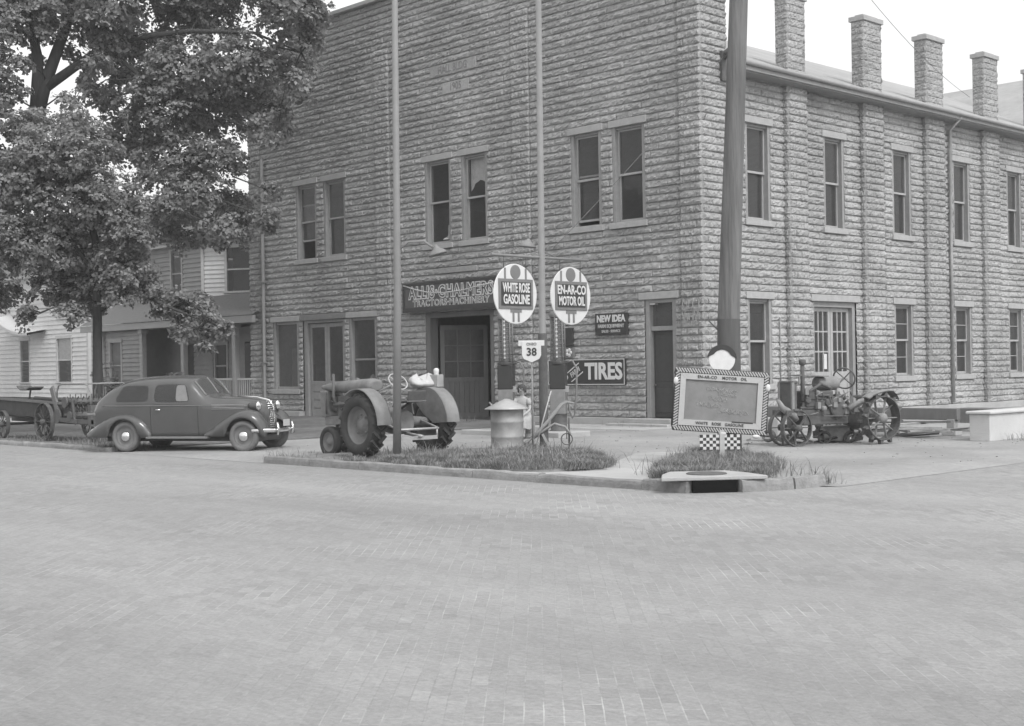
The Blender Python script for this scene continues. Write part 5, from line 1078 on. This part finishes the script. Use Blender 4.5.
tree('maple_tree','maple with pale dense rounded crown and thin trunk before the white house','tree' and (-12.6,-10.9,.05),
 ([(-12.6,-10.9,-.1),(-12.57,-10.88,1.2),(-12.54,-10.88,3.7),(-12.55,-10.9,5.4),(-12.8,-11.2,6.8)],[.17,.135,.125,.10,.05]),
 [([(-12.54,-10.88,3.4),(-11.9,-10.2,4.0),(-11.15,-9.43,3.5),(-10.5,-8.75,3.1)],[.07,.055,.04,.015]),([(-12.55,-10.9,4.4),(-13.1,-11.4,5.5),(-13.6,-12.0,6.6)],[.07,.05,.02]),([(-12.55,-10.9,4.8),(-12.0,-10.3,5.9),(-11.8,-10.1,6.8)],[.07,.05,.02])],
 CROWN_A,105,.105,'leaf',5,spray=.25,per=44)
TB=[(-21.9,-11.6,-.2),(-21.6,-11.2,2.0),(-21.2,-10.8,4.11),(-20.45,-9.9,7.33),(-19.83,-9.11,10.23)]
tree('shade_tree','tall spreading tree with dark forked trunk overhanging the left end of the block building',(-21.9,-11.6,.03),
 (TB,[.42,.36,.33,.29,.26]),
 [([(-19.83,-9.11,10.2),(-19.64,-8.92,11.2),(-19.26,-8.53,12.61),(-18.96,-8.22,13.77),(-18.5,-8,15.5)],[.22,.2,.17,.14,.08]),
  ([(-19.9,-9.2,9.9),(-19.8,-9.1,11.85),(-19.91,-9.21,12.63),(-20,-9.3,14.5)],[.2,.17,.15,.08]),
  ([(-19.64,-8.92,11.0),(-18.87,-8.12,11.76),(-18.3,-7.53,12.3),(-17.51,-6.71,12.57),(-16.39,-5.55,12.74),(-14.8,-4.2,12.6),(-13.6,-3.2,11.9)],[.17,.14,.12,.10,.08,.05,.02]),
  ([(-18.3,-7.53,12.3),(-17.4,-6.7,11.2),(-16.6,-6.0,10.2)],[.09,.06,.02])],
 CROWN_B,68,.135,'leafdark',6,spray=.32,per=40)
def shrub(lab,c,dens,size,seed,nm='shrub'):
    t=thing(nm,lab,'shrub',(c[0],c[1],.05)); b=MB(); r=random.Random(seed)
    for k in range(7): a=r.uniform(0,6.28); b.tube([(0,0,0),(.2*math.cos(a),.2*math.sin(a),c[2]*.5),(c[3]*.6*math.cos(a),c[3]*.6*math.sin(a),c[2]*1.1)],[.025,.018,.006],5)
    b.build('stem','bark',t); g=[(r.uniform(-.5,.5)*c[3],r.uniform(-.5,.5)*c[3],c[2]*r.uniform(.5,1.15),c[3]*.55) for _ in range(5)]
    foliage('foliage',leaves(g,dens,size,seed,spray=.22,per=24),'leaf',t)
shrub('leafy bush at the far left in front of the white house',(-25.5,-9.0,1.7,1.1),26,.11,31)
shrub('loose shrub climbing beside the thin maple trunk',(-26.5,-3.5,1.6,.9),26,.11,32)
shrub('dark bush under the porch railing behind the sedan',(-24.6,-1.3,1.3,.9),26,.11,33)
rr=random.Random(77)
for (x,y,h,lab) in ((-70,30,15,'broad distant tree behind the white house roof'),(-58,42,17,'tall distant tree between the two houses'),(-86,14,13,'distant tree at the far left beyond the white house'),(-40,60,15,'distant tree showing beside the left edge of the block building')):
    cl=[(x+rr.gauss(0,2.6),y+rr.gauss(0,2.6),h*rr.uniform(.4,1),rr.uniform(1.6,2.6)) for _ in range(14)]
    tree('background_tree',lab,(x,y,0),([(x,y,-.2),(x,y,h*.35),(x+.3,y,h*.8)],[.4,.3,.08]),[([(x,y,h*.35),(x+2,y-1,h*.7)],[.2,.05]),([(x,y,h*.4),(x-2,y+1,h*.75)],[.2,.05])],cl,5,.34,'leafdark',int(h*7),spray=.8,per=26)
# ------------------------------------------------------------------ frame houses at left
def clap(b,u0,u1,z0,z1,ops,step=.19):
    n=int(round((z1-z0)/step)); vs=[];fs=[]
    for k in range(n):
        a,c=z0+(z1-z0)*k/n,z0+(z1-z0)*(k+1)/n
        for (s,t,p,q) in cut(u0,u1,a,c,ops):
            dl=-.04*(1-(p-a)/(c-a)); dh=-.04*(1-(q-a)/(c-a)); o=len(vs)
            vs+=[(s,dl,p),(t,dl,p),(t,dh,q),(s,dh,q),(s,0,p),(t,0,p)]; fs+=[(o,o+1,o+2,o+3),(o+4,o+5,o+1,o)]
    b.add(vs,fs)
def hwin(house,fr,u0,u1,z0,z1,trim='trim',blind=False,curtain=False):
    b=MB(); b.M=fr; w=.12
    b.box(u0-w,u0,-.05,.1,z0,z1); b.box(u1,u1+w,-.05,.1,z0,z1); b.box(u0-w-.03,u1+w+.03,-.07,.1,z1,z1+.16); b.box(u0-w-.04,u1+w+.04,-.09,.1,z0-.09,z0)
    zm=(z0+z1)/2; b.box(u0,u1,.0,.05,zm-.03,zm+.03); win=b.build('window',trim,house,.006)
    b=MB(); b.M=fr; b.add([(u0,.03,z0),(u1,.03,z0),(u1,.03,z1),(u0,.03,z1)],[(0,1,2,3)]); b.build('pane','glass',win)
    b=MB(); b.M=fr; b.box(u0-.02,u1+.02,.5,.52,z0-.02,z1+.02); b.build('dark_room','dark',win)  # dark panel stands in for the unlit room behind the pane
    if blind: b=MB(); b.M=fr; b.box(u0+.02,u1-.02,.06,.065,zm-.02,z1); b.build('blind','curtain',win)
    if curtain:
        b=MB(); b.M=fr; rows=[[(u0+(u1-u0)*i/20,.10+.02*math.sin(i*1.7),z) for z in (z0,z1)] for i in range(21)]; b.grid(rows); b.build('curtain','signmid',win)
    return win
h=thing('porch_house','two storey clapboard house with porch and shingled bay beside the block building','house')
cv=Vector((-23.0+27.5,3.9-1.5,0)); CA=math.atan2(cv.y,cv.x); CM=Matrix.Translation((-27.5,1.5,0))@Matrix.Rotation(CA,4,'Z')
FM=Matrix.Translation((0,1.5,0))
b=MB(); b.M=FM
ops=[(-30.15,-29.1,4.95,6.95),(-28.7,-27.7,.6,2.9),(-33.3,-32.3,.9,3.0)]
clap(b,-34.5,-27.5,3.4,7.1,ops); clap(b,-34.5,-21.5,.5,3.5,[(-29.0,-28.3,.6,2.9),(-26.8,-25.6,1.1,2.9),(-24.4,-23.4,.6,2.9)]); b.build('front_siding','clapshade',h,fixn=False)
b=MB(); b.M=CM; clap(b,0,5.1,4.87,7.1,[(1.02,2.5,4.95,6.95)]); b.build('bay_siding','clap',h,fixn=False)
b=MB(); b.M=CM; b.box(-.07,.07,-.07,.07,4.87,7.1); b.box(0,5.1,-.06,.02,4.78,4.88); b.box(-.1,5.1,-.28,.1,7.1,7.3); b.M=FM; b.box(-34.5,-27.4,-.3,.1,7.1,7.3); b.box(-34.58,-34.4,-.06,.1,.5,7.1); b.build('corner_board','trim',h,.01)
b=MB(); rows=[]; b.M=CM
for k in range(9): 
    z=4.78-1.0*k/8; d=-.02-.5*(k/8)**1.6; rows.append([(u,d-(.012 if k%2 else 0),z) for u in np.linspace(-.2,5.1,12)])
b.grid(rows,smooth=False); b.build('shingle_skirt','shingle',h)
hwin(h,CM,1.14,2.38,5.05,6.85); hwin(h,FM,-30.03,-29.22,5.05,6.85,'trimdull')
# porch roof, posts, enclosed corner, railing
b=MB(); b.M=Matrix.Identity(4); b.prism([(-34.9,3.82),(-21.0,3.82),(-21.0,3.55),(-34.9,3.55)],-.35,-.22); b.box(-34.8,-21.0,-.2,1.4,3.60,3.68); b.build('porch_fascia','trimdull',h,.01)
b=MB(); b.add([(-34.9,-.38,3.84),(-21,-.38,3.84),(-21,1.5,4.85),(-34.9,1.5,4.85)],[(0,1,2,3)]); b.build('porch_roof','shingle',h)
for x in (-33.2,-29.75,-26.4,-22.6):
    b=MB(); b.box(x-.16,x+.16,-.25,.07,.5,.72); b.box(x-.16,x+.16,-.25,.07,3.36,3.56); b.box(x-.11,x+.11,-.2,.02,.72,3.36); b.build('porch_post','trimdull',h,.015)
b=MB(); b.M=Matrix.Translation((0,-.06,0)); clap(b,-33.05,-29.85,.5,3.5,[(-32.75,-31.55,.95,3.2)]); b.build('porch_siding','clapshade',h,fixn=False); hwin(h,Matrix.Translation((0,-.06,0)),-32.62,-31.68,1.05,3.05,'trimdull',curtain=True)
b=MB(); b.box(-34.6,-21.2,-.4,1.5,.3,.5); b.box(-34.5,-21.3,-.3,-.2,0,.3); b.build('porch_floor','wooddark',h)
b=MB(); b.box(-26.2,-21.3,-.1,-.04,1.38,1.46); b.box(-26.2,-21.3,-.1,-.04,.62,.69)
for i in range(34): x=-26.15+i*.143; b.box(x,x+.04,-.09,-.05,.69,1.38)
b.build('railing','trim',h)
b=MB(); b.M=FM; b.box(-29.0,-28.3,-.02,.05,.5,2.85); b.build('door','doordark',h)
hwin(h,FM,-26.6,-25.75,1.1,2.8,'trimdull'); b=MB(); b.M=FM; b.box(-24.4,-23.4,-.02,.05,.5,2.85); b.build('door','doordark',h)
b=MB(); b.add([(-35,1.1,7.25),(-27.2,1.1,7.25),(-22.4,3.7,7.25),(-22.4,14,7.25),(-35,14,7.25),(-29,8,11)],[(0,1,5),(1,2,5),(2,3,5),(3,4,5),(4,0,5)]); b.build('roof','shingle',h)
b=MB(); b.box(-34.5,-34.4,1.5,13.5,0,7.1); b.box(-34.5,-22.6,13.4,13.5,0,7.1); b.box(-22.7,-22.6,4.2,13.5,0,7.1); b.box(-34.3,-22.8,2.2,13.2,3.2,3.4); b.build('rear_siding','clapshade',h)
b=MB(); b.tube([(-27.9,.9,3.55),(-27.9,.9,3.2)],.01,5); b.lathe([(.03,3.2),(.05,3.12),(.18,3.02)],(-27.9,.9,0),n=14); b.build('porch_lamp','white',h)
w=thing('white_house','white clapboard house with small hooded door behind the farm wagon','house')
b=MB(); FM2=Matrix.Translation((0,4,0)); b.M=FM2
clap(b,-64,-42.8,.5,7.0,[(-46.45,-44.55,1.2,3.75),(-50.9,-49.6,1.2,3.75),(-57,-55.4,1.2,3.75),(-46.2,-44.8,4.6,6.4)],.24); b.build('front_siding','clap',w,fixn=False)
b=MB(); b.M=Matrix.Translation((-42.8,4,0))@Matrix.Rotation(PI/2,4,'Z'); clap(b,0,12,.5,7.0,[],.24); b.build('side_siding','clapshade',w,fixn=False)
hwin(w,FM2,-46.3,-44.7,1.32,3.6,blind=True); hwin(w,FM2,-50.78,-49.72,1.32,3.6); hwin(w,FM2,-56.9,-55.5,1.32,3.6); hwin(w,FM2,-46.1,-44.9,4.7,6.3)
b=MB(); rows=[]
for t in np.linspace(0,1,10):
    rows.append([(-52.0+4.4*t,4-1.1*(1-y),3.95+.95*(1-math.sin(t*PI/2))**1.2+.2*y) for y in (0,1)])
b.grid(rows); rows2=[[(p[0],p[1],p[2]-.14) for p in r_] for r_ in rows]; b.grid(rows2); b.grid([[a[0],c[0]] for a,c in zip(rows,rows2)],smooth=False); b.build('door_hood','trim',w)
b=MB(); b.box(-64.2,-42.5,3.6,4.02,7.0,7.25); b.box(-42.9,-42.7,3.93,4.1,.5,7.0); b.build('cornice','trim',w)
b=MB(); b.box(-64,-42.85,4.05,16,0,.5); b.build('foundation','oldconcrete',w)
b=MB(); b.add([(-64.4,3.5,7.2),(-42.4,3.5,7.2),(-42.4,16.5,7.2),(-64.4,16.5,7.2),(-64.4,10,11.2),(-42.4,10,11.2)],[(0,1,5,4),(2,3,4,5),(1,2,5),(3,0,4)]); b.build('roof','shingle',w)
b=MB(); b.box(-64,-63.9,4.1,16,.5,7); b.box(-64,-42.9,15.9,16,.5,7); b.build('rear_siding','clapshade',w)
# haze volume added to lift the darks like lens flare
b=MB(); b.box(-262,262,-262,262,-1.2,24); hz=b.build('haze','white'); m=bpy.data.materials.new('added_haze'); m.use_nodes=True; m.node_tree.nodes.remove(m.node_tree.nodes['Principled BSDF'])
v=m.node_tree.nodes.new('ShaderNodeVolumePrincipled'); v.inputs['Color'].default_value=(.95,.95,.95,1); v.inputs['Density'].default_value=.0012; v.inputs['Anisotropy'].default_value=.3; m.node_tree.links.new(v.outputs[0],m.node_tree.nodes['Material Output'].inputs['Volume'])
hz.data.materials.clear(); hz.data.materials.append(m); tag(hz,'thin pale haze added over the whole street to veil the darks','haze',kind='stuff')
# ------------------------------------------------------------------ sky, sun, camera
wd=bpy.data.worlds.new('World'); sc.world=wd; wd.use_nodes=True; nt=wd.node_tree; N=nt.nodes; L=nt.links
SUN_EL,SUN_AZ=R(50),R(100)      # azimuth measured clockwise from +y
sk=N.new('ShaderNodeTexSky'); sk.sky_type='NISHITA'; sk.sun_disc=False; sk.sun_elevation=SUN_EL; sk.sun_rotation=SUN_AZ; sk.air_density=2.0; sk.dust_density=6.0; sk.ozone_density=.5
bw=N.new('ShaderNodeRGBToBW'); L.new(sk.outputs[0],bw.inputs[0]); pw=N.new('ShaderNodeMath'); pw.operation='POWER'; pw.inputs[1].default_value=.45; L.new(bw.outputs[0],pw.inputs[0])   # thin overcast evens the sky out
ml=N.new('ShaderNodeMath'); ml.operation='MULTIPLY'; ml.inputs[1].default_value=2.5; L.new(pw.outputs[0],ml.inputs[0]); L.new(ml.outputs[0],N['Background'].inputs['Color']); N['Background'].inputs['Strength'].default_value=.15
sl=bpy.data.lights.new('sun','SUN'); sl.energy=1.1; sl.angle=R(14); so=bpy.data.objects.new('sun',sl); COL.objects.link(so)
d=Vector((math.sin(SUN_AZ)*math.cos(SUN_EL),math.cos(SUN_AZ)*math.cos(SUN_EL),math.sin(SUN_EL))); so.rotation_euler=d.to_track_quat('Z','Y').to_euler(); so.location=d*60
cd=bpy.data.cameras.new('camera'); cd.sensor_width=36; cd.lens=1361/1024*36; cd.clip_end=3000; cd.clip_start=.1; cam=bpy.data.objects.new('camera',cd); COL.objects.link(cam); sc.camera=cam
yaw,pit,rol=R(-46.135),R(.184),R(-.92); cyw,syw=math.cos(yaw),math.sin(yaw)
fwd=Vector((syw*math.cos(pit),cyw*math.cos(pit),math.sin(pit))); rt=Vector((cyw,-syw,0)); up=rt.cross(fwd)
r0=rt*math.cos(rol)+up*math.sin(rol); u0=-rt*math.sin(rol)+up*math.cos(rol)
cam.matrix_world=Matrix(((r0.x,u0.x,-fwd.x,22.39),(r0.y,u0.y,-fwd.y,-28.64),(r0.z,u0.z,-fwd.z,1.70),(0,0,0,1)))
sc.view_settings.view_transform='Standard'; sc.view_settings.look='None'; sc.view_settings.exposure=0.85; sc.view_settings.gamma=1
sc.cycles.max_bounces=8; sc.cycles.transparent_max_bounces=12
